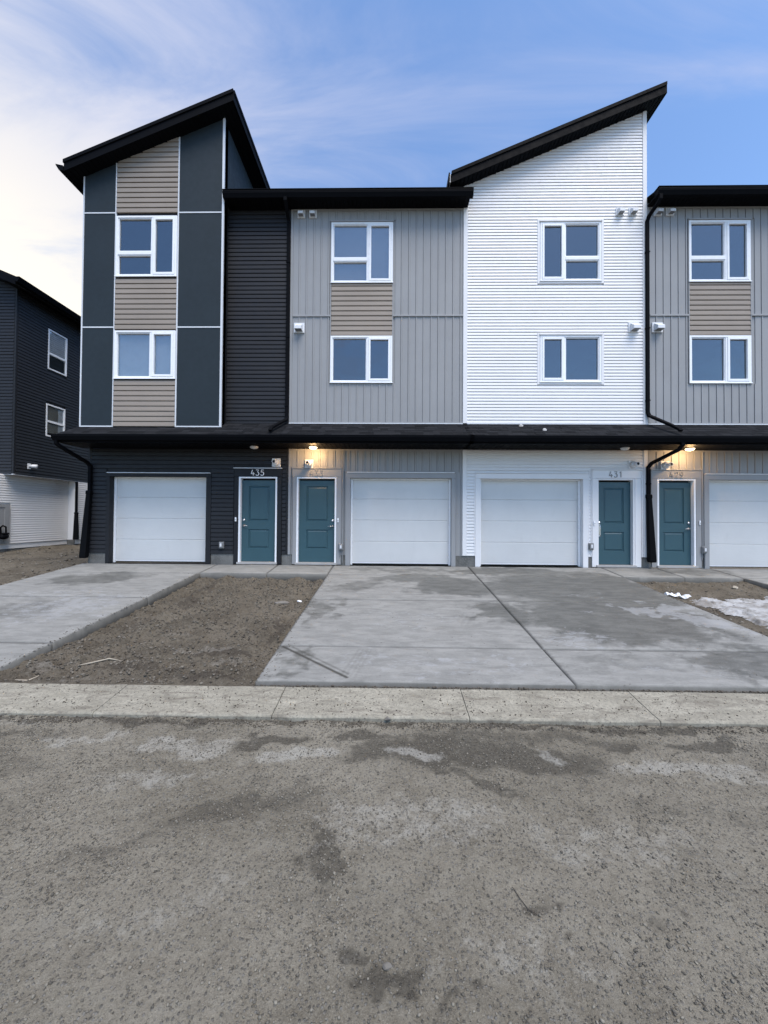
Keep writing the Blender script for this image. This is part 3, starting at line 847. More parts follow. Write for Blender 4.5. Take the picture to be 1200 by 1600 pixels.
    MB().box(BX0, BX0 + .012, BY + .03, 9.9, 3.2, 9.0).build('bay_side', M['panel'], H)
    MB().exX([(9.8, 8.0), (9.9, 8.0), (9.9, 10.3), (9.8, 10.3)], BX0, BX1).build('rear_wall', M['dark_trim'], H)
    # roofs
    shed_roof(H, -7.50, -3.64, zt, .4118, -.58, 10.2, .245)
    s = MB(); n = 38                           # soffit boards run up the slope
    xs = np.linspace(-7.49, -3.65, n + 1)
    for a, b in zip(xs, xs[1:]):
        s.exY([(a, zt(a) - .0), (b - .014, zt(b - .014)), (b - .012, zt(b) + .006), (b, zt(b) + .006), (b, zt(b) + .018), (a, zt(a) + .018)], -.56, 9.9)
    s.build('soffit', M['black_metal'], H)
    g = MB(); p = [(-7.502, 0.0), (-7.502, .11), (-7.68, .15), (-7.665, .11), (-7.60, .01)]
    g.exY([(x, z + 8.975) for x, z in p], -.60, 10.2); g.build('gutter', M['black_metal'], H)
    eave(H, BX1 + .03, X1 - .0005, endl=.0)
    # downspouts
    xd = X1 - .045
    downspout(H, [(xd, -.37, 8.51), (xd, -.37, 8.44), (xd, -.13, 8.27), (xd, -.052, 8.20), (xd, -.052, 3.50), (xd - .005, -.07, 3.43), (xd - .19, -.60, 3.11), (xd - .19, -.70, 3.02)])
    straps(H, xd, -.052, (7.2, 5.4, 3.75))
    downspout(H, [(-7.36, -.80, 2.78), (-7.36, -.79, 2.70), (-7.33, -.70, 2.64), (-7.20, -.12, 2.38), (-7.175, -.062, 2.30), (-7.175, -.062, 1.66)], prof=[(-.036, -.034), (.036, -.034), (.036, .034), (-.036, .034)])
    leader(H, -7.175, -.075, .12, 1.72, -.05, .07)
    return H

def board_unit(no, X0, X1, win, gx, gtrim, door, trim, label, lit, hinge, xv, xo, xb, ends, conduit_x, xlamp):
    H = house('townhouse', X0, X1, label)
    wx0, wx1 = win
    wu = (wx0, wx1, 6.73, 8.185); wl = (wx0, wx1, 4.33, 5.45)
    # ground storey
    holes = [(gx[0] - .03, gx[1] + .03, 0, 2.085), (door[0] - .045, door[1] + .045, 0, 2.06)]
    core_wall(H, X0, X1, 0, 3.3, holes, 'grey_trim')
    sh = [(gtrim[0] - .012, gtrim[1] + .012, 0, 2.215), (trim[0] - .016, trim[1] + .016, 0, 2.30)]
    edges = [X0, trim[0], trim[1], gtrim[0], gtrim[1], X1 - .09]
    for a, b in zip(edges[::2], edges[1::2]):
        if b - a > .02: MB().box(a, b, -.004, .004, -.3, .23).build('foundation', M['foundation'], H)
    xs = X0 + .06
    bat_area(H, xs, X1 - .095, .23, 2.738, .1752, 'grey_vinyl', sh)
    MB().box(X0 + .001, X0 + .058, -.024, .003, .23, 2.74).build('corner_post', M['grey_trim'], H, bevel=.004)
    MB().box(X0 + .06, X1 - .095, -.028, -.0215, 2.700, 2.738).build('frieze_trim', M['grey_trim'], H)
    garage_door(H, gx[0], gx[1], 2.055, gtrim, 2.175, 'grey_trim', 'white_trim', .13)
    entry_door(H, no, door, trim, (2.075, 2.265), 'grey_trim', 'number_pale' if no == '433' else 'number_nickel', hinge, 'lever')
    for a, b, c, d in sh: MB().box(a, a + .012, -.036, .002, .23, d).box(b - .012, b, -.036, .002, .23, d).box(a + .012, b - .012, -.036, .002, d - .014, d).build('siding_channel', M['grey_trim'], H)
    exhaust_vent(H, xv, 2.385); outlet_box(H, xo, .42, -.022); doorbell(H, xb, 1.05, -.03)
    MB().tube([(conduit_x, -.035, 2.70), (conduit_x, -.035, .50)], .013, 8, up=(1, 0, 0)).build('conduit', M['grey_trim'], H)
    MB().tube([(xo + .03, -.035, .34), (xo + .03, -.035, .05)], .012, 8, up=(1, 0, 0)).tube([(xo - .03, -.035, .34), (xo - .03, -.035, .18)], .012, 8, up=(1, 0, 0)).build('conduit', M['plastic_grey'], H)
    soffit_lamp(H, xlamp, -.34, PORCH_Z, lit)
    porch_roof(H, X0, X1 - .0005)
    # upper storeys
    core_wall(H, X0, X1, 3.3, 8.62, [wu, wl], 'grey_trim')
    WH = [(wx0 - .008, wx1 + .008, wl[2] - .02, wu[3] + .045)]
    ZB = 5.93
    bat_area(H, xs, X1 - .095, ROOF_TOP + .006, ZB - .022, .1752, 'grey_vinyl', WH)
    bat_area(H, xs, X1 - .095, ZB + .022, 8.505, .1752, 'grey_vinyl', WH)
    MB().box(X0 + .001, X0 + .058, -.026, .003, ROOF_TOP + .006, 8.505).build('corner_post', M['grey_trim'], H, bevel=.004)
    for a, b in ((xs, wx0 - .01), (wx1 + .01, X1 - .095)):
        MB().box(a, b, -.034, .003, ZB - .021, ZB + .021).build('band_trim', M['grey_trim'], H, bevel=.005)
    MB().box(xs, X1 - .095, -.030, -.0215, 8.465, 8.503).build('frieze_trim', M['grey_trim'], H)
    MB().box(xs, X1 - .095, -.030, -.0215, ROOF_TOP + .007, ROOF_TOP + .035).build('starter_trim', M['grey_trim'], H)
    for x in (wx0 - .008, wx1 + .002):
        MB().box(x - .008, x + .014, -.026, .002, wl[2] - .02, wu[3] + .03).build('side_trim', M['grey_trim'], H)
    lap_area(H, wx0 + .012, wx1 - .004, wl[3] + .01, wu[2] - .02, .1195, 'taupe_vinyl')
    window(H, *wu, 0, 1, True, flash='grey_trim', blind_or_sheen='blind_grey' if no == '433' else None); window(H, *wl, 0, 1, False)
    hood_vent(H, xs + .19, 8.385, .185, .185, 'plastic_white' if no == '433' else 'plastic_white'); hood_vent(H, xs + .47, 8.385, .185, .185)
    hood_vent(H, X0 + .225, 5.635, .25, .235)
    eave(H, X0, X1 - .0005, endr=ends[1])
    shell(H, X0, X1, 8.6, 'grey_trim')
    return H

def build_431():
    X0, X1 = 1.70, 6.022
    H = house('townhouse', X0, X1, 'white lap sided townhouse 431 with steep mono pitch roof rising to the right')
    zt = lambda x: 9.07 + (x - 1.80) * .4165
    wu = (3.515, 4.945, 6.755, 8.165); wl = (3.515, 4.945, 4.35, 5.455)
    gx = (2.12, 4.515); gt = (2.0, 4.635); dr = (4.885, 5.675); tr = (4.725, 5.865)
    holes = [(gx[0] - .03, gx[1] + .03, 0, 2.085), (dr[0] - .045, dr[1] + .045, 0, 2.06)]
    core_wall(H, X0, X1, 0, 3.3, holes, 'white_trim')
    edges = [X0 - .09, gt[0], gt[1], tr[0], tr[1], X1]
    for a, b in zip(edges[::2], edges[1::2]): MB().box(a, b, -.005, .003, -.3, .23).build('foundation', M['foundation'], H)
    sh = [(gt[0] - .024, gt[1] + .024, 0, 2.22), (tr[0] - .03, tr[1] + .03, 0, 2.32)]
    LP = .0747
    lap_area(H, X0 + .10, X1 - .10, .235, 2.738, LP, 'white_vinyl', sh)
    for a, b, c, d in sh:
        MB().box(a, a + .022, -.026, .002, .235, d).box(b - .022, b, -.026, .002, .235, d).box(a + .022, b - .022, -.026, .002, d - .028, d).build('siding_channel', M['white_trim'], H, bevel=.003)
    for a, b in ((X0, X0 + .098), (X1 - .098, X1 - .004)):
        MB().box(a, b, -.028, .003, .235, 2.738).build('corner_post', M['white_trim'], H, bevel=.005)
    garage_door(H, gx[0], gx[1], 2.055, gt, 2.175, 'white_trim', 'white_trim', .15)
    entry_door(H, '431', dr, tr, (2.075, 2.265), 'white_trim', 'number_nickel', 1, 'pull')
    exhaust_vent(H, 5.665, 2.395); outlet_box(H, 4.69, .48, -.018); doorbell(H, 4.775, 1.02)
    soffit_lamp(H, 5.30, -.34, PORCH_Z, False)
    porch_roof(H, X0, X1 - .0005)
    # upper storeys
    core_wall(H, X0, X1, 3.3, 8.9, [wu, wl], 'white_trim', slope=(zt(X0) + .05, zt(X1) + .05))
    WH = [(w[0] - .065, w[1] + .065, w[2] - .065, w[3] + .06) for w in (wu, wl)]
    top = lambda z, a, b: (max(a, 1.80 + (z - .01 - 9.07) / .4165), b)
    lap_area(H, X0 + .10, X1 - .10, ROOF_TOP + .02, 10.78, LP, 'white_vinyl', WH, 0, top)
    MB().box(X0 + .10, X1 - .10, -.018, -.002, ROOF_TOP + .006, ROOF_TOP + .019).build('starter_trim', M['white_trim'], H)
    for (a, b, c, d) in WH:
        MB().ring(a, b, c, d, .06, -.026, .002).build('window_casing', M['white_trim'], H, bevel=.004)
    MB().box(X0, X0 + .098, -.030, .003, ROOF_TOP + .006, zt(X0) + .1).build('corner_post', M['white_trim'], H, bevel=.005)
    MB().box(X1 - .098, X1 - .002, -.030, .003, ROOF_TOP + .006, zt(X1 - .1) + .03).build('corner_post', M['white_trim'], H, bevel=.005)
    window(H, *wu, 0, -1, True, flash='white_trim'); window(H, *wl, 0, -1, False, flash='white_trim')
    hood_vent(H, 5.385, 8.395, .185, .185); hood_vent(H, 5.685, 8.395, .185, .185); hood_vent(H, 5.70, 5.635, .25, .235)
    shell(H, X0, X1, 9, 'white_trim', zt(X0), zt(X1))
    shed_roof(H, 1.375, 6.285, zt, .4165, -.30, 10.2, .245)
    s = MB(); xs = np.linspace(1.385, 6.28, 50)
    for a, b in zip(xs, xs[1:]):
        s.exY([(a, zt(a)), (b - .018, zt(b - .018)), (b - .016, zt(b) + .012), (b, zt(b) + .012), (b, zt(b) + .018), (a, zt(a) + .018)], -.28, 9.9)
    s.build('soffit', M['black_metal'], H)
    MB().box(1.352, 1.374, -.29, 10.2, zt(1.375), zt(1.375) + .20).build('low_fascia', M['black_metal'], H)
    MB().box(1.330, 1.351, -.275, 10.2, zt(1.375) + .02, zt(1.375) + .215).build('drip_edge', M['alu'], H)  # pale strip added: sunset glint of the fascia end put into its colour
    MB().box(1.30, 1.329, -.31, 10.2, zt(1.375) + .03, zt(1.375) + .22).build('low_gutter', M['black_metal'], H)
    return H

H435 = build_435()
H433 = board_unit('433', -2.43, 1.795, (-1.455, .02), (-.95, 1.44), (-1.06, 1.54), (-2.185, -1.325), (-2.325, -1.165),
                  'grey board and batten townhouse 433 between dark and white houses, porch lamp lit', True, -1, -1.935, -1.16, -1.235, (0, .06), -1.125, -1.78)
H431 = build_431()
H429 = board_unit('429', 6.024, 10.25, (7.0, 8.43), (7.435, 9.82), (7.325, 9.93), (6.285, 7.085), (6.105, 7.255),
                  'grey townhouse 429 at right edge with black downspout beside its lit entrance', True, -1, 6.415, 7.29, 7.205, (0, 0), 7.275, 6.755)
# downspout at the joint of 431 and 429
downspout(H429, [(6.10, -.37, 8.52), (6.10, -.37, 8.42), (6.075, -.31, 8.36), (6.01, -.11, 8.22), (6.00, -.062, 8.14), (6.00, -.062, 3.62), (6.02, -.075, 3.54), (6.215, -.57, 3.18), (6.27, -.66, 3.10), (6.275, -.72, 3.04)])
straps(H429, 6.00, -.062, (7.4, 5.6, 3.9))
downspout(H429, [(6.245, -.80, 2.78), (6.245, -.80, 2.72), (6.22, -.72, 2.63), (6.035, -.13, 2.42), (6.005, -.066, 2.33), (6.005, -.066, 1.66)])
straps(H429, 6.005, -.066, (1.95,))
leader(H429, 6.005, -.078, .13, 1.70, .035, .05)
# plain flat wall the next houses would hide: right end of the row is out of view

# =================================================================== NEIGHBOUR
def neighbour():
    XN, YF, YB = -11.8, 2.70, 12.0
    H = empty('townhouse', (-15.5, 7, .1))
    tag(H, 'dark neighbouring house with white lower wall and shingled roof at left edge', 'townhouse')
    H['xmin'] = -20.0; H['xmax'] = XN
    zb = 1.28 + 1.12
    ztop = 8.28
    XW = XN - .30
    zr = lambda x: ztop + (XN - x) * .4167
    # bodies
    MB().box(-20, XN - .006, YF + .006, YB, zb + .012, ztop).exY([(-20, ztop), (XN - .006, ztop), (-20, zr(-20))], YF + .006, YB).build('upper_wall', M['dark_trim'], H)
    MB().box(-20, XW - .006, YF - 1.2, YB, .05, zb).box(XW - .006, XN - .006, 5.12, YB, .05, zb).build('lower_wall', M['white_trim'], H)
    MB().box(-20, XW - .02, YF - 1.22, YB, -.5, .215).box(XW - .02, XN - .02, 5.1, YB, -.5, .215).build('foundation', M['foundation'], H)
    w1 = (3.80, 4.57, 6.15, 7.54); w2 = (3.77, 4.54, 3.83, 4.95)
    lap_area(H, YF + .05, YB, zb, ztop, .1016, 'dark_vinyl', [w1, w2], XN, face='side')
    lap_area(H, -14.5, XN - .05, zb, ztop + 1.0, .1016, 'dark_vinyl', (), YF, top=lambda z, a, b: (a, min(b, XN - max(0, z - .05 - ztop) / .4167)))
    MB().box(XN - .05, XN + .014, YF - .014, YF + .05, zb - .01, ztop).build('corner_post', M['dark_trim'], H)
    lap_area(H, YF - 1.15, 5.1, .215, zb - .01, .0762, 'white_vinyl', [(1.6, 2.93, .2, 1.48)], XW, face='side')
    lap_area(H, 5.16, YB, .215, zb - .01, .0762, 'white_vinyl', (), XN, face='side')
    MB().box(XN - .3, XN + .004, 5.105, 5.119, .215, zb - .005).build('return_wall', M['white_trim'], H)
    MB().box(-20, XN + .018, YF - .016, YB, zb - .012, zb + .010).build('overhang_trim', M['alu'], H)
    # windows on the side wall
    for (a, b, c, d), kind in ((w1, 0), (w2, 1)):
        X = XN
        mb = MB()
        mb.box(X - .05, X + .03, a, a + .05, c, d).box(X - .05, X + .03, b - .05, b, c, d).box(X - .05, X + .03, a + .05, b - .05, d - .05, d).box(X - .05, X + .03, a + .05, b - .05, c, c + .05)
        fr = mb.build('window', M['upvc'], H, bevel=.004)
        zm = c + (d - c) * (.40 if kind == 0 else .47)
        MB().box(X - .04, X + .026, a + .05, b - .05, zm - .035, zm + .035).build('meeting_rail', M['upvc'], fr, bevel=.004)
        MB().box(X - .002, X + .003, a + .05, b - .05, zm + .035, d - .05).build('pane', M['glass_clear'], fr)
        MB().box(X - .002, X + .003, a + .05, b - .05, c + .05, zm - .035).build('pane', M['glass_clear'], fr)
        MB().box(X - .0055, X - .0035, a + .02, b - .02, c + .02, d - .02).build('dark_room', M['hole'], fr) if False else None
        if kind == 0:
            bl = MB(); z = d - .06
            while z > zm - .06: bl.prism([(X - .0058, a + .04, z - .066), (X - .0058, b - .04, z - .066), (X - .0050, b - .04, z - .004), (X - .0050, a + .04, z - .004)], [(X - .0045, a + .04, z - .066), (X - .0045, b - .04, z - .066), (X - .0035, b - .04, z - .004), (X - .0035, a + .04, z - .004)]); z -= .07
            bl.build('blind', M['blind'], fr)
        else:
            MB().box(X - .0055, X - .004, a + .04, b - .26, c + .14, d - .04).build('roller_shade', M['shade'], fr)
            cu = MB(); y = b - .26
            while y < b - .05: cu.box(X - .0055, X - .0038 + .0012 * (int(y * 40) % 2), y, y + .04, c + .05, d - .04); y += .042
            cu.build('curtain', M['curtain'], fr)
    # roof: falls to the right, gutter along the side wall, rake at the front
    q = [(-20, zr(-20) + .04), (XN + .35, zr(XN + .35) + .04), (XN + .35, zr(XN + .35) + .26), (-20, zr(-20) + .26)]
    MB().exY(q, YF - .40, YB + .3).build('roof', M['shingle'], H)
    MB().exY([(-20, zr(-20)), (XN + .36, zr(XN + .36)), (XN + .36, zr(XN + .36) + .2), (-20, zr(-20) + .2)], YF - .425, YF - .401).build('barge_board', M['black_metal'], H)
    s = MB().box(XN, XN + .36, YF - .4, YB + .3, ztop - .03, ztop - .012); s.exY([(-20, zr(-20) - .02), (XN, ztop - .02), (XN, ztop + .02), (-20, zr(-20) + .02)], YF - .4, YF); s.build('soffit', M['black_matte'], H)
    g = MB(); p = [(XN + .361, 0), (XN + .36, .15), (XN + .49, .15), (XN + .485, .11), (XN + .43, 0)]
    g.exY([(x, z + ztop - .06) for x, z in p], YF - .43, YB + .3); g.build('gutter', M['black_metal'], H)
    # wall lamp, black downspout with extension, grey utility panel and gas meter
    l = MB().box(XN, XN + .03, 3.14, 3.26, 2.62, 2.80).build('wall_lamp', M['plastic_white'], H, bevel=.006)
    MB().tube([(XN + .03, 3.2, 2.71), (XN + .10, 3.22, 2.72), (XN + .22, 3.27, 2.71)], [.03, .055, .065], 12, up=(0, 0, 1)).build('lamp_head', M['plastic_white'], l, True)
    downspout(H, [(XN + .045, 5.08, zb - .02), (XN + .045, 5.08, 1.2)])
    leader(H, XN + .05, 5.08, .22, 1.24, .05, .06)
    pn = MB().box(XW + .02, XW + .05, 1.62, 2.86, .22, 1.46).build('utility_panel', M['grey_trim'], H, bevel=.006)
    MB().box(XW + .051, XW + .065, 2.70, 2.86, .22, 1.46).box(XW + .051, XW + .065, 1.62, 2.70, 1.36, 1.46).build('panel_trim', M['grey_trim'], pn)
    gm = MB().lathe((XW + .16, 2.58, .46), [(.0, -.10), (.075, -.09), (.095, 0), (.08, .09), (0, .10)], 'Y', 14).box(XW + .08, XW + .24, 2.49, 2.68, .52, .57).build('gas_meter', M['black_matte'], H, True)
    MB().tube([(XW + .14, 2.50, .55), (XW + .14, 2.50, .74), (XW + .14, 2.57, .79), (XW + .14, 2.66, .75), (XW + .14, 2.67, .57)], .024, 8, up=(1, 0, 0)).tube([(XW + .14, 2.36, .2), (XW + .14, 2.36, .92)], .02, 8).box(XW + .1, XW + .19, 2.32, 2.41, .82, .89).build('gas_pipe', M['black_matte'], gm)
neighbour()

# =================================================================== GROUND
SL = .0942
def zd(Y): Y = np.asarray(Y, float); return -.51 + (np.minimum(Y, 0) + 5.31) * SL
def grid_obj(name, xs, ys, zfun, mat, parent=None, attrs=None, skirt=None, mask=None, smooth=True):
    Xg, Yg = np.meshgrid(xs, ys); Z = zfun(Xg, Yg)
    nx, ny = len(xs), len(ys)
    V = np.stack([Xg.ravel(), Yg.ravel(), Z.ravel()], 1)
    i = np.arange(nx * ny).reshape(ny, nx)
    F = np.stack([i[:-1, :-1], i[:-1, 1:], i[1:, 1:], i[1:, :-1]], -1).reshape(-1, 4)
    if mask is not None:
        mk = mask(Xg, Yg).ravel(); F = F[mk[F].any(1)]
    ex_v, ex_f = [], []
    if skirt is not None:   # solid sides for a slab
        ring = np.concatenate([i[0, :], i[1:, -1], i[-1, -2::-1], i[-2:0:-1, 0]])
        b = len(V); low = V[ring].copy(); low[:, 2] -= skirt
        V = np.vstack([V, low]); n = len(ring)
        k = np.arange(n); F = np.vstack([F, np.stack([ring, b + k, b + (k + 1) % n, np.roll(ring, -1)], 1)])
    m = bpy.data.meshes.new(name)
    m.vertices.add(len(V)); m.vertices.foreach_set('co', V.astype(np.float32).ravel())
    m.loops.add(F.size); m.loops.foreach_set('vertex_index', F.astype(np.int32).ravel())
    m.polygons.add(len(F)); m.polygons.foreach_set('loop_start', np.arange(0, F.size, 4, dtype=np.int32)); m.polygons.foreach_set('loop_total', np.full(len(F), 4, dtype=np.int32))
    m.update(calc_edges=True)
    if smooth:
        m.polygons.foreach_set('use_smooth', np.ones(len(F), dtype=bool))
    for k, fn in (attrs or {}).items():
        at = m.attributes.new(k, 'FLOAT', 'POINT'); val = np.asarray(fn(V[:, 0], V[:, 1]), dtype=np.float32)
        if skirt is not None and k == 'line': val[len(V) - len(ring):] = 1
        at.data.foreach_set('value', val)
    m.materials.append(mat); m.validate()
    o = bpy.data.objects.new(name, m); return link(o, parent)
def blobs(x, y, L, seed=3, rag=.35):
    """soft irregular patches: (cx, cy, rx, ry, angle, weight)"""
    wx = x + fbm(x, y, .35, 5, seed, .62) * rag; wy = y + fbm(x, y, .35, 5, seed + 50, .62) * rag * .7
    out = np.zeros_like(np.asarray(x, float))
    for cx, cy, rx, ry, an, wt in L:
        a = math.radians(an); dx, dy = wx - cx, wy - cy
        u = (dx * math.cos(a) + dy * math.sin(a)) / rx; v = (-dx * math.sin(a) + dy * math.cos(a)) / ry
        out = np.maximum(out, wt * (1 - sstep(.45, 1.15, np.hypot(u, v))))
    return out
def lines(a, b, dense, step, coarse):
    """coordinates a..b, dense inside the pair dense, growing outside"""
    d0, d1 = dense; v = list(np.arange(d0, d1 + 1e-6, step))
    s = step; p = d0; L = []
    while p > a: s = min(s * 1.35, coarse); p -= s; L.append(max(p, a))
    s = step; p = v[-1]; R = []
    while p < b: s = min(s * 1.35, coarse); p += s; R.append(min(p, b))
    return np.array(sorted(set(L)) + v + sorted(set(R)))

# far ground out to the horizon
gnd = grid_obj('ground', np.linspace(-600, 600, 13), np.linspace(-600, 600, 13), lambda x, y: np.full_like(x, -.80), M['dirt'], smooth=False)
tag(gnd, kind='structure')

# road of packed dirt
RW = [(0, -5.80, 7, .045, 0, .85), (-1.0, -6.10, .30, .10, 5, 1), (-.2, -6.00, .45, .09, 0, .85), (.42, -6.20, .85, .24, 0, .95), (1.08, -6.27, .7, .20, -6, .9), (.62, -6.52, .50, .055, -22, .7), (1.83, -6.08, .15, .11, 0, .95), (2.5, -6.04, .42, .09, 0, .95), (1.1, -5.99, 1.3, .10, 0, .6),  # first entry: plain dark strip along the curb foot, then damp patches
      (-.44, -7.00, .09, .16, 20, .85), (-.34, -7.13, .16, .05, -30, .75), (-.95, -6.80, .55, .15, 18, .58), (-.5, -6.62, .22, .12, 0, .45), (-2.7, -6.85, .55, .14, 8, .6), (-2.9, -6.4, .7, .16, 0, .42), (-1.5, -7.1, .3, .08, 15, .42), (-.10, -7.56, .18, .05, 10, .8), (0, -7.60, .06, .035, 0, .95), (-.18, -7.50, .10, .03, 0, .7), (.37, -7.66, .06, .04, 0, .8), (.20, -7.69, .12, .03, 0, .65), (1.22, -7.40, .07, .045, 0, .6), (.62, -7.34, .06, .04, 0, .65), (.70, -7.42, .05, .03, 0, .55),
      (3.3, -6.4, 1.0, .25, -15, .55), (-3.2, -6.0, 1.0, .07, 0, .5), (1.9, -6.8, .6, .10, -12, .36), (-.2, -7.25, .5, .10, 0, .3)]
RP = [(.22, -6.25, .27, .085, 0, 1.0), (-.65, -6.27, .38, .10, 8, .95), (-1.55, -6.17, .5, .13, 8, .8), (-2.4, -6.1, .5, .10, 0, .6), (1.2, -6.18, .12, .08, -30, .7), (1.95, -6.33, .5, .09, -5, .85), (2.5, -6.42, .5, .1, 0, .55), (-3.6, -5.95, .8, .07, 5, .5),
      (.2, -6.85, .8, .18, 0, .5), (-1.6, -6.55, .6, .14, 12, .5), (-.25, -6.95, .14, .12, 0, .5), (1.3, -7.0, .7, .2, 0, .4), (-1.0, -7.35, .5, .12, 20, .36), (.6, -7.55, .5, .1, 0, .36)]
def road_z(x, y):
    z = -.625 + fbm(x, y, .9, 3, 5) * .018 + fbm(x, y, .16, 4, 9, .6) * .012 + fbm(x, y, .035, 3, 21, .7) * .0055
    z = z + sstep(-6.0, -5.8, y) * .006
    near = np.exp(-((x) / 6) ** 2 - ((y + 6.9) / 2.5) ** 2)
    return -.625 + (z + .625) * (.35 + .65 * near) + blobs(x, y, RW, 3, .22) * -.006
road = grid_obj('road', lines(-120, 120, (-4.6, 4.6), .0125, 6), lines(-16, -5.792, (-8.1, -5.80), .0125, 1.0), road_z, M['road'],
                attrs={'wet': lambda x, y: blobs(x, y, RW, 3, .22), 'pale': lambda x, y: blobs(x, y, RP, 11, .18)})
tag(road, kind='structure')

# ribbon curb in sections
curb = empty('curb', (0, -5.55, -.55)); tag(curb, kind='structure')
def curb_section(a, b):
    prof = [(-5.790, -.74), (-5.790, -.600), (-5.776, -.586), (-5.66, -.578), (-5.57, -.566), (-5.55, -.564), (-5.45, -.551), (-5.345, -.538), (-5.335, -.544), (-5.335, -.74)]
    mb = MB(); n = max(2, int((b - a) / .2)); L = []
    for i in range(n + 1):
        x = a + .0025 + (b - a - .005) * i / n; w = random.uniform(-.003, .003)
        L.append([(x, y + (w if k in (1, 2, 7, 8) else 0), z + (w * .5)) for k, (y, z) in enumerate(prof)])
    mb.loops(L); mb.build('curb_section', M['curb'], curb, bevel=.004)
xj = [-60, -40, -24, -14, -9.0, -7.35, -5.7, -4.15, -2.57, -1.01, .69, 2.30, 3.95, 5.6, 7.25, 9.0, 14, 24, 40, 60]
for a, b in zip(xj, xj[1:]): curb_section(a, b)

# driveways: every bay between the control joints is a slab of its own
DW = [(1.25, -1.75, 1.0, .70, 0, .9), (.6, -1.2, 1.4, .40, 0, .7), (3.5, -1.9, 2.2, 1.5, 0, 1), (3.2, -3.4, 1.4, 1.2, 30, 1), (4.0, -3.7, 1.0, .7, 30, .85), (-.5, -1.8, .8, .40, 20, .6), (1.8, -3.2, .5, .8, 25, .85), (-1.05, -3.2, .30, .8, 0, .62), (4.2, -4.75, 1.2, .45, 0, .8), (2.4, -4.8, .6, .3, 0, .4),
      (-1.15, -4.85, .28, .4, 0, .65), (2.6, -.5, 1.8, .4, 0, .85), (4.3, -1.2, .9, .7, 0, .95), (.3, -.45, 1.8, .3, 0, .55), (-5.9, -1.4, 1.2, .6, 10, .7), (-5.6, -3.4, .7, .6, 20, .5), (6.5, -.4, 1.2, .5, 0, .6), (8.6, -2, 1, 1, 0, .5)]
DP = [(4.25, -2.95, .65, .40, 25, .95), (4.6, -3.6, .50, .6, 20, 1.0), (3.4, -2.2, .6, .3, 10, .62), (.2, -3.4, 1.3, .8, 0, .5), (0.6, -4.9, 1.8, .45, 0, .55), (2.35, -4.2, .6, .35, 10, .65), (-.6, -2.2, .8, .45, 0, .48), (3.0, -4.95, 1.2, .35, 0, .5), (-5.0, -3.1, 1.0, 1.0, 30, .75), (-6.2, -4.3, 1.0, 1.0, 0, .75), (-6, -2.4, 1.3, .4, 15, .6), (8.6, -4, 1, 1, 0, .5), (3.2, -3.2, .3, .3, 0, .5)]
def seg(x, y, a, b, w):
    ax, ay = a; bx, by = b; t = np.clip(((x - ax) * (bx - ax) + (y - ay) * (by - ay)) / ((bx - ax) ** 2 + (by - ay) ** 2), 0, 1)
    d = np.hypot(x - ax - t * (bx - ax), y - ay - t * (by - ay)); return 1 - sstep(w * .4, w, d)
def dlines(x, y):
    v = seg(x, y, (-1.28, -4.49), (-.43, -5.20), .024) + .5 * seg(x, y, (-1.16, -4.50), (-.42, -5.13), .020)
    for k in range(4): v = v + .13 * seg(x, y, (-.50 + .05 * k, -5.2), (-.36 + .05 * k, -4.55), .02)
    for k in range(5): v = v + .14 * seg(x, y, (1.02 + .04 * k, -3.75 + .02 * k), (.93 + .04 * k, -3.35 + .02 * k), .02)
    return np.clip(v, 0, 1)
def concrete(parent, x0, x1, y0, y1, zoff=0.0, st=.03):
    g = .005
    jl = lambda x, y: np.maximum(dlines(x, y), .5 * (1 - sstep(.002, .014, np.minimum(np.minimum(x - x0, x1 - x), np.minimum(y - y0, y1 - y)) - g + fbm(x, y, .15, 3, 5) * .012)))
    xs = np.linspace(x0 + g, x1 - g, max(3, int((x1 - x0) / st))); ys = np.linspace(y0 + g, y1 - g, max(3, int((y1 - y0) / st)))
    def zf(x, y):
        e = np.minimum(np.minimum(x - x0, x1 - x), np.minimum(y - y0, y1 - y)) - g
        return zd(y) + zoff + fbm(x, y, .8, 3, 31) * .006 + fbm(x, y, .12, 3, 77) * .0016 - (1 - sstep(0, .018, e)) * .011
    return grid_obj('concrete_slab', xs, ys, zf, M['slab'], parent, {'wet': lambda x, y: blobs(x, y, DW, 41, .5), 'pale': lambda x, y: blobs(x, y, DP, 61, .6), 'line': jl}, skirt=.16)
YJ = [-5.288, -4.465, -2.63, -.90, -.035]
def driveway(cols, yj=YJ):
    d = empty('driveway', ((cols[0] + cols[-1]) / 2, -2.6, -.3)); tag(d, kind='structure')
    for a, b in zip(cols, cols[1:]):
        for c, e in zip(yj, yj[1:]): concrete(d, a, b, c, e, st=.014 if c < -5 and a == -1.335 else .03)
    return d
driveway([-1.335, 1.83, 4.93])
driveway([-7.32, -4.10])
driveway([7.42, 9.95, 12.3])
walk = empty('walkway', (-2.7, -.45, 0)); tag(walk, kind='structure')
concrete(walk, -4.098, -2.65, -.885, -.035); concrete(walk, -2.65, -1.337, -.885, -.035)
walk2 = empty('walkway', (6.2, -.45, 0)); tag(walk2, kind='structure')
concrete(walk2, 4.932, 6.2, -.905, -.035); concrete(walk2, 6.2, 7.418, -.905, -.035)

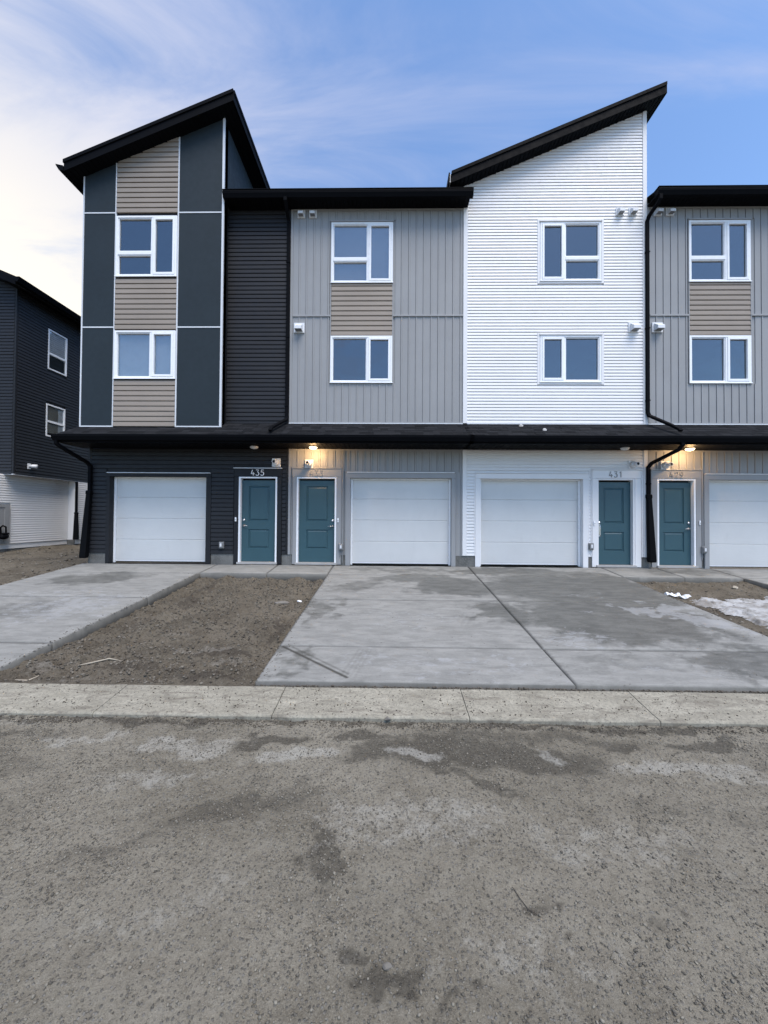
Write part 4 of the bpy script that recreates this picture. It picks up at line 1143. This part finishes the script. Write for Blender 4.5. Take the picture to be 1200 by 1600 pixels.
# bare soil between the driveways
def soil(name, x0, x1, y0, y1, zf, step, wet_dark=(), pale=(), coarse=None):
    o = grid_obj(name, np.arange(x0, x1 + step * .5, step), np.arange(y0, y1 + step * .5, step), zf, M['dirt'],
                 attrs={'wet': lambda x, y: blobs(x, y, wet_dark, 5) if wet_dark else x * 0, 'pale': lambda x, y: blobs(x, y, pale, 8) if pale else x * 0})
    return tag(o, kind='structure')
def lot_z(x, y):
    t = np.clip((y + 5.3) / 1.3, 0, 1)
    z = zd(y) - .03 - .10 * t + fbm(x, y, .9, 3, 4) * .05 + fbm(x, y, .25, 4, 15, .6) * .055 + fbm(x, y, .05, 3, 25, .7) * .030
    rut = np.exp(-((x + 3.78 + .05 * np.sin(y * 1.7)) / .10) ** 2) * .05 - np.exp(-((x + 3.52 + .06 * np.sin(y * 2.1)) / .09) ** 2) * .045 * (1 + fbm(x, y, .15, 3, 7)) + np.exp(-((x + 2.35 + .08 * np.sin(y * 1.1)) / .14) ** 2) * .03 + np.exp(-((x + 1.62) / .10) ** 2) * .03
    edge = sstep(0, .12, x + 4.1) * sstep(0, .10, -1.335 - x)
    z = z - rut - (1 - sstep(0, .1, -1.33 - x)) * .012
    k = sstep(-5.33, -5.10, y)
    return z * k + (1 - k) * (-.545 + fbm(x, y, .08, 2, 25, .65) * .010)
LOTW = [(-3.55, -1.9, .16, 1.2, 4, .85), (-3.75, -3.6, .14, 1.0, 0, .6), (-2.05, -4.45, .40, .20, 10, .8), (-1.9, -5.1, .6, .14, 0, .75), (-3.2, -2.6, .4, .2, 30, .5), (-1.5, -3.6, .14, .8, 0, .75), (-2.8, -4.9, .6, .16, 0, .7), (-2.35, -3.2, .12, .9, 3, .45), (-2.6, -1.1, 1.0, .14, 0, .5)]
LOTP = [(-2.35, -4.28, .40, .10, 12, .8), (-1.78, -4.72, .34, .16, 15, .7), (-2.95, -3.9, .3, .07, 25, .6), (-3.75, -4.9, .35, .22, 20, .65), (-3.3, -5.15, .5, .07, 0, .5), (-1.65, -3.0, .12, .5, 0, .5), (-3.35, -3.2, .2, .06, 30, .55), (-2.2, -2.4, .5, .9, 0, .30)]
soil('dirt_lot', -4.105, -1.33, -5.335, -.875, lot_z, .018, LOTW, LOTP)
def lot2_z(x, y):
    t = np.clip((y + 5.3) / 1.3, 0, 1)
    return zd(y) - .03 - .07 * t + fbm(x, y, .8, 3, 44) * .04 + fbm(x, y, .2, 4, 55, .6) * .03 + fbm(x, y, .05, 3, 65, .65) * .014
soil('dirt_lot', 4.925, 7.425, -5.335, -.895, lot2_z, .025, [(5.15, -2.6, .2, .9, 0, .6), (5.1, -3.8, .2, .7, 0, .5), (6.6, -1.6, .6, .12, 0, .5)], [])
def left_z(x, y):
    base = np.where(y < 0, zd(y) - .05, -.06 + .0 * y)
    far = sstep(-7.6, -9.5, x)
    base = base - .05 + .02 * far + np.where(y > 0, .02 * y * far, 0)
    base = np.minimum(base, .12)
    return base + fbm(x, y, 1.4, 3, 34) * .09 + fbm(x, y, .3, 4, 35, .6) * .05 + fbm(x, y, .07, 2, 36, .6) * .012
soil('dirt_yard', -7.335 - .04 * 420, -7.335, -5.335, 6.2, left_z, .04, [(-9, -.2, 1.5, .5, 10, .4), (-9.5, 1.5, 2, .4, 10, .6)], [(-8.3, -1.2, .4, .15, 20, .5), (-9, .9, .9, .1, 15, .3)])
soil('dirt_yard', 12.28, 16.3, -5.335, 3.0, lambda x, y: zd(y) - .06 + fbm(x, y, 1, 3, 4) * .06, .1)

# ------------------------------------------------------------------ loose stones: one mesh per place, kind stuff
ICO_V = []
t_ = (1 + 5 ** .5) / 2
for a, b in ((-1, t_), (1, t_), (-1, -t_), (1, -t_)): ICO_V.append((a, b, 0))
for a, b in ((-1, t_), (1, t_), (-1, -t_), (1, -t_)): ICO_V.append((0, a, b))
for a, b in ((t_, -1), (t_, 1), (-t_, -1), (-t_, 1)): ICO_V.append((a, 0, b))
ICO_V = np.array(ICO_V) / math.hypot(1, t_)
ICO_F = np.array([(0, 11, 5), (0, 5, 1), (0, 1, 7), (0, 7, 10), (0, 10, 11), (1, 5, 9), (5, 11, 4), (11, 10, 2), (10, 7, 6), (7, 1, 8), (3, 9, 4), (3, 4, 2), (3, 2, 6), (3, 6, 8), (3, 8, 9), (4, 9, 5), (2, 4, 11), (6, 2, 10), (8, 6, 7), (9, 8, 1)])
rng = np.random.default_rng(12)
def pebbles(name, n, area, zf, size, mat, flat=.6, tone=(0, 1), density=None, sink=.25):
    x0, x1, y0, y1 = area
    x = rng.uniform(x0, x1, n * 3); y = rng.uniform(y0, y1, n * 3)
    if density is not None:
        k = rng.random(len(x)) < density(x, y); x, y = x[k], y[k]
    x, y = x[:n], y[:n]; n = len(x)
    r = size[0] * (size[1] / size[0]) ** (rng.random(n) ** 2.3)
    z = zf(x, y)
    S = np.stack([r * rng.uniform(.75, 1.35, n), r * rng.uniform(.7, 1.2, n), r * flat * rng.uniform(.7, 1.2, n)], 1)
    a = rng.uniform(0, 6.283, n); ca, sa = np.cos(a), np.sin(a)
    V = ICO_V[None] * (1 + rng.uniform(-.28, .28, (n, 12, 1)))
    V = V * S[:, None, :]
    tl = rng.uniform(-.5, .5, n); V[:, :, 2] += V[:, :, 0] * tl[:, None] * .5
    X = V[:, :, 0] * ca[:, None] - V[:, :, 1] * sa[:, None]; Y = V[:, :, 0] * sa[:, None] + V[:, :, 1] * ca[:, None]
    P = np.stack([X + x[:, None], Y + y[:, None], V[:, :, 2] + (z + S[:, 2] * (1 - 2 * sink))[:, None]], -1).reshape(-1, 3)
    F = (ICO_F[None] + (np.arange(n) * 12)[:, None, None]).reshape(-1, 3)
    m = bpy.data.meshes.new(name); m.vertices.add(len(P)); m.vertices.foreach_set('co', P.astype(np.float32).ravel())
    m.loops.add(F.size); m.loops.foreach_set('vertex_index', F.astype(np.int32).ravel())
    m.polygons.add(len(F)); m.polygons.foreach_set('loop_start', np.arange(0, F.size, 3, dtype=np.int32)); m.polygons.foreach_set('loop_total', np.full(len(F), 3, dtype=np.int32))
    m.update(calc_edges=True)
    tn = np.repeat(tone[0] + (tone[1] - tone[0]) * rng.random(n) ** 1.6, 12)
    at = m.attributes.new('tone', 'FLOAT', 'POINT'); at.data.foreach_set('value', tn.astype(np.float32))
    m.materials.append(M[mat]); o = bpy.data.objects.new(name, m); link(o); return tag(o, kind='stuff')
def clump(x, y): return .35 + .65 * sstep(-.15, .35, fbm(x, y, .4, 3, 91))
pebbles('road_gravel', 52000, (-3.6, 3.8, -8.0, -5.81), road_z, (.0016, .0074), 'pebble', .75, (0, .8), clump, .2)
pebbles('curb_grit', 2600, (-4.5, 5.5, -5.77, -5.35), lambda x, y: np.interp(y, [-5.776, -5.57, -5.345], [-.586, -.566, -.538]), (.002, .008), 'soilclod', .6, (0, .2))
pebbles('soil_gravel', 15000, (-4.08, -1.36, -5.31, -.9), lot_z, (.003, .019), 'soilclod', .7, (0, .62), clump, .2)
pebbles('crack_soil', 2600, (-1.33, 7.4, -5.345, -5.292), lambda x, y: -.548 + 0 * x, (.004, .015), 'soilclod', .6, (0, .25), None, .1)
pebbles('soil_gravel', 1600, (4.95, 7.4, -5.31, -.93), lot2_z, (.005, .022), 'soilclod', .6, (0, 1))
pebbles('soil_gravel', 2500, (-13, -7.36, -5.2, 4), left_z, (.008, .04), 'soilclod', .6, (0, .9), None, .2)
pebbles('driveway_grit', 700, (-1.3, 4.9, -5.28, -2.4), lambda x, y: zd(y), (.002, .006), 'soilclod', .6, (0, .4))
pebbles('spilled_soil', 1500, (-1.33, -1.05, -5.28, -.9), lambda x, y: zd(y) - .003, (.002, .010), 'soilclod', .6, (0, .5), lambda x, y: np.exp(-(x + 1.33) / .06))
pebbles('spilled_soil', 1500, (-4.45, -4.10, -5.28, -.9), lambda x, y: zd(y) - .003, (.002, .010), 'soilclod', .6, (0, .5), lambda x, y: np.exp((x + 4.10) / .06))
pebbles('spilled_soil', 1500, (4.6, 4.93, -5.28, -.9), lambda x, y: zd(y) - .003, (.002, .010), 'soilclod', .6, (0, .5), lambda x, y: np.exp((x - 4.93) / .06))
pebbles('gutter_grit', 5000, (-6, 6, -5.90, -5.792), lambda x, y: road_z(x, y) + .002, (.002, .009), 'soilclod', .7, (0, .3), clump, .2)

# ------------------------------------------------------------------ loose things one can count
def rock(x, y, z, sx, sy, sz, mat, label, name='stone', cat='stone', rot=0.0, seed=0, group=None):
    import bmesh
    bm = bmesh.new(); bmesh.ops.create_icosphere(bm, subdivisions=3, radius=1)
    r = random.Random(seed)
    off = [Vector((r.uniform(-1, 1), r.uniform(-1, 1), r.uniform(-1, 1))).normalized() for _ in range(9)]
    cut = [r.uniform(.55, .85) for _ in off]
    for v in bm.verts:
        for o, c in zip(off, cut):
            d = v.co.dot(o)
            if d > c: v.co -= o * (d - c) * .85
        v.co = Vector((v.co.x * sx, v.co.y * sy, v.co.z * sz)) * (1 + .04 * r.uniform(-1, 1))
    m = bpy.data.meshes.new(name); bm.to_mesh(m); bm.free(); m.materials.append(M[mat])
    o = bpy.data.objects.new(name, m); link(o, None, (x, y, z)); o.rotation_euler = (0, 0, rot)
    return tag(o, label, cat, group)
def lz(f, x, y): return float(f(np.array([float(x)]), np.array([float(y)]))[0])
rock(-1.88, -2.43, lz(lot_z, -1.88, -2.43) + .012, .14, .07, .03, 'stone', 'flat grey stone lying on bare soil near the driveway edge', seed=3)
rock(-.01, -5.80, -.595, .028, .022, .022, 'stone', 'small rounded stone at the front edge of the curb', seed=5)
rock(-3.72, -5.02, lz(lot_z, -3.72, -5.02) + .012, .06, .04, .03, 'stone', 'pale stone on soil beside corner of left driveway', seed=8)
rock(0.0, -7.585, lz(road_z, 0, -7.585) + .004, .020, .015, .012, 'stone', 'dark stone in damp spot in the middle of the road nearest the viewer', seed=9)
rock(-1.62, -2.2, lz(lot_z, -1.62, -2.2) + .01, .05, .035, .025, 'curtain', 'small white stone on soil beside driveway edge', seed=12)
rock(6.75, -1.45, lz(lot2_z, 6.75, -1.45) + .02, .06, .05, .04, 'wood', 'tan clod on soil beyond the snow patch', 'soil_clod', 'clod', seed=14)

def stick(pts, r, mat, label, name='twig', cat='twig'):
    o = MB().tube(pts, r, 7, up=(0, 0, 1)).build(name, M[mat], None, True); return tag(o, label, cat)
z1 = lambda x, y, d=.012: lz(lot_z, x, y) + d
stick([(-3.43, -4.90, z1(-3.43, -4.90)), (-3.32, -4.84, z1(-3.32, -4.84, .018)), (-3.17, -4.78, z1(-3.17, -4.78, .02)), (-3.04, -4.74, z1(-3.04, -4.74))], [.004, .009, .008, .003], 'wood', 'long pale splinter of wood lying on the soil between driveways', 'wood_splinter', 'stick')
stick([(-3.80, -5.24, z1(-3.8, -5.24)), (-3.72, -5.18, z1(-3.72, -5.18, .018)), (-3.64, -5.12, z1(-3.64, -5.12))], [.004, .008, .004], 'wood', 'short pale splinter of wood near the curb at left', 'wood_splinter', 'stick')
zr_ = lambda x, y: lz(road_z, x, y) + .004
stick([(.585, -7.26, zr_(.585, -7.26)), (.60, -7.31, zr_(.60, -7.31) + .003), (.625, -7.36, zr_(.625, -7.36) + .003), (.665, -7.395, zr_(.665, -7.395))], [.0010, .0016, .0015, .0008], 'twig', 'thin dark curved twig lying on the road')

def wrap_scrap():
    """crumpled strip of white wrapping"""
    L = []; n = 13
    for i in range(n):
        t = i / (n - 1); x = 5.05 + .34 * t; y = -1.96 - .10 * t; w = .022 + .035 * abs(math.sin(t * 9 + 1)) + (.03 if t > .75 else 0)
        z = lz(lot2_z, max(x, 5.0), y) + .03 + .02 * math.sin(t * 14) + (.025 if t > .8 else 0)
        L.append([(x, y - w, z), (x + .01, y, z + .035 + .02 * math.cos(t * 23)), (x, y + w, z + .01), (x - .005, y, z - .012)])
    o = MB().loops(L).build('wrapping_scrap', M['paper'])
    tag(o, 'crumpled white strip of wrapping at the driveway edge by the snow', 'litter')
wrap_scrap()
def roof_scrap(x, yy, s, label):
    z = ROOF_TOP + (2.885 - ROOF_TOP) * (-yy / .80) + .012
    L = [[(x - s, yy - .03, z - .02), (x - s * .4, yy - .05, z - .03), (x + s * .5, yy - .045, z - .028), (x + s, yy - .01, z), (x + s * .3, yy + .04, z + .024), (x - s * .6, yy + .03, z + .018)]]
    L.append([(p[0] * .5 + x * .5, p[1] * .5 + yy * .5, p[2] * .5 + z * .5 + .035) for p in L[0]])
    tag(MB().loops(L).build('snow_lump', M['snow'], None, bevel=.006), label, 'snow')
roof_scrap(3.46, -.42, .055, 'small bright lump of snow on porch roof shingles below white wall')
roof_scrap(3.02, -.16, .06, 'small grey lump of snow on porch roof close under the white siding')

def snow_patch():
    L = [(6.35, -2.75, 1.0, .65, -8, 1), (6.9, -2.4, .9, .50, 5, 1), (5.75, -2.45, .45, .28, -25, .9), (6.1, -3.6, .75, .75, 0, 1), (7.0, -3.6, .7, .9, 0, 1), (5.9, -4.4, .5, .4, 0, .8), (6.9, -4.6, .5, .4, 0, .7)]
    def depth(x, y):
        b = blobs(x, y, L, 71, .35); b = np.where((x > 7.38), 0, b)
        return sstep(.12, .75, b) * (.05 + fbm(x, y, .35, 5, 81, .6) * .06)
    hole = [(5.62, -2.78, .22, .06, -35, 1.0)]
    def dep(x, y): return depth(x, y) * (1 - sstep(.3, .7, blobs(x, y, hole, 33, .1)))
    o = grid_obj('snow_patch', np.arange(5.0, 7.41, .015), np.arange(-5.2, -1.6, .015), lambda x, y: lot2_z(x, y) * .35 + (zd(y) - .085) * .65 + np.maximum(dep(x, y), -.01) - .012, M['snow'],
                 mask=lambda x, y: dep(x, y) > .004)
    tag(o, 'melting dirty white snow patch on soil beside right driveway', 'snow')
snow_patch()
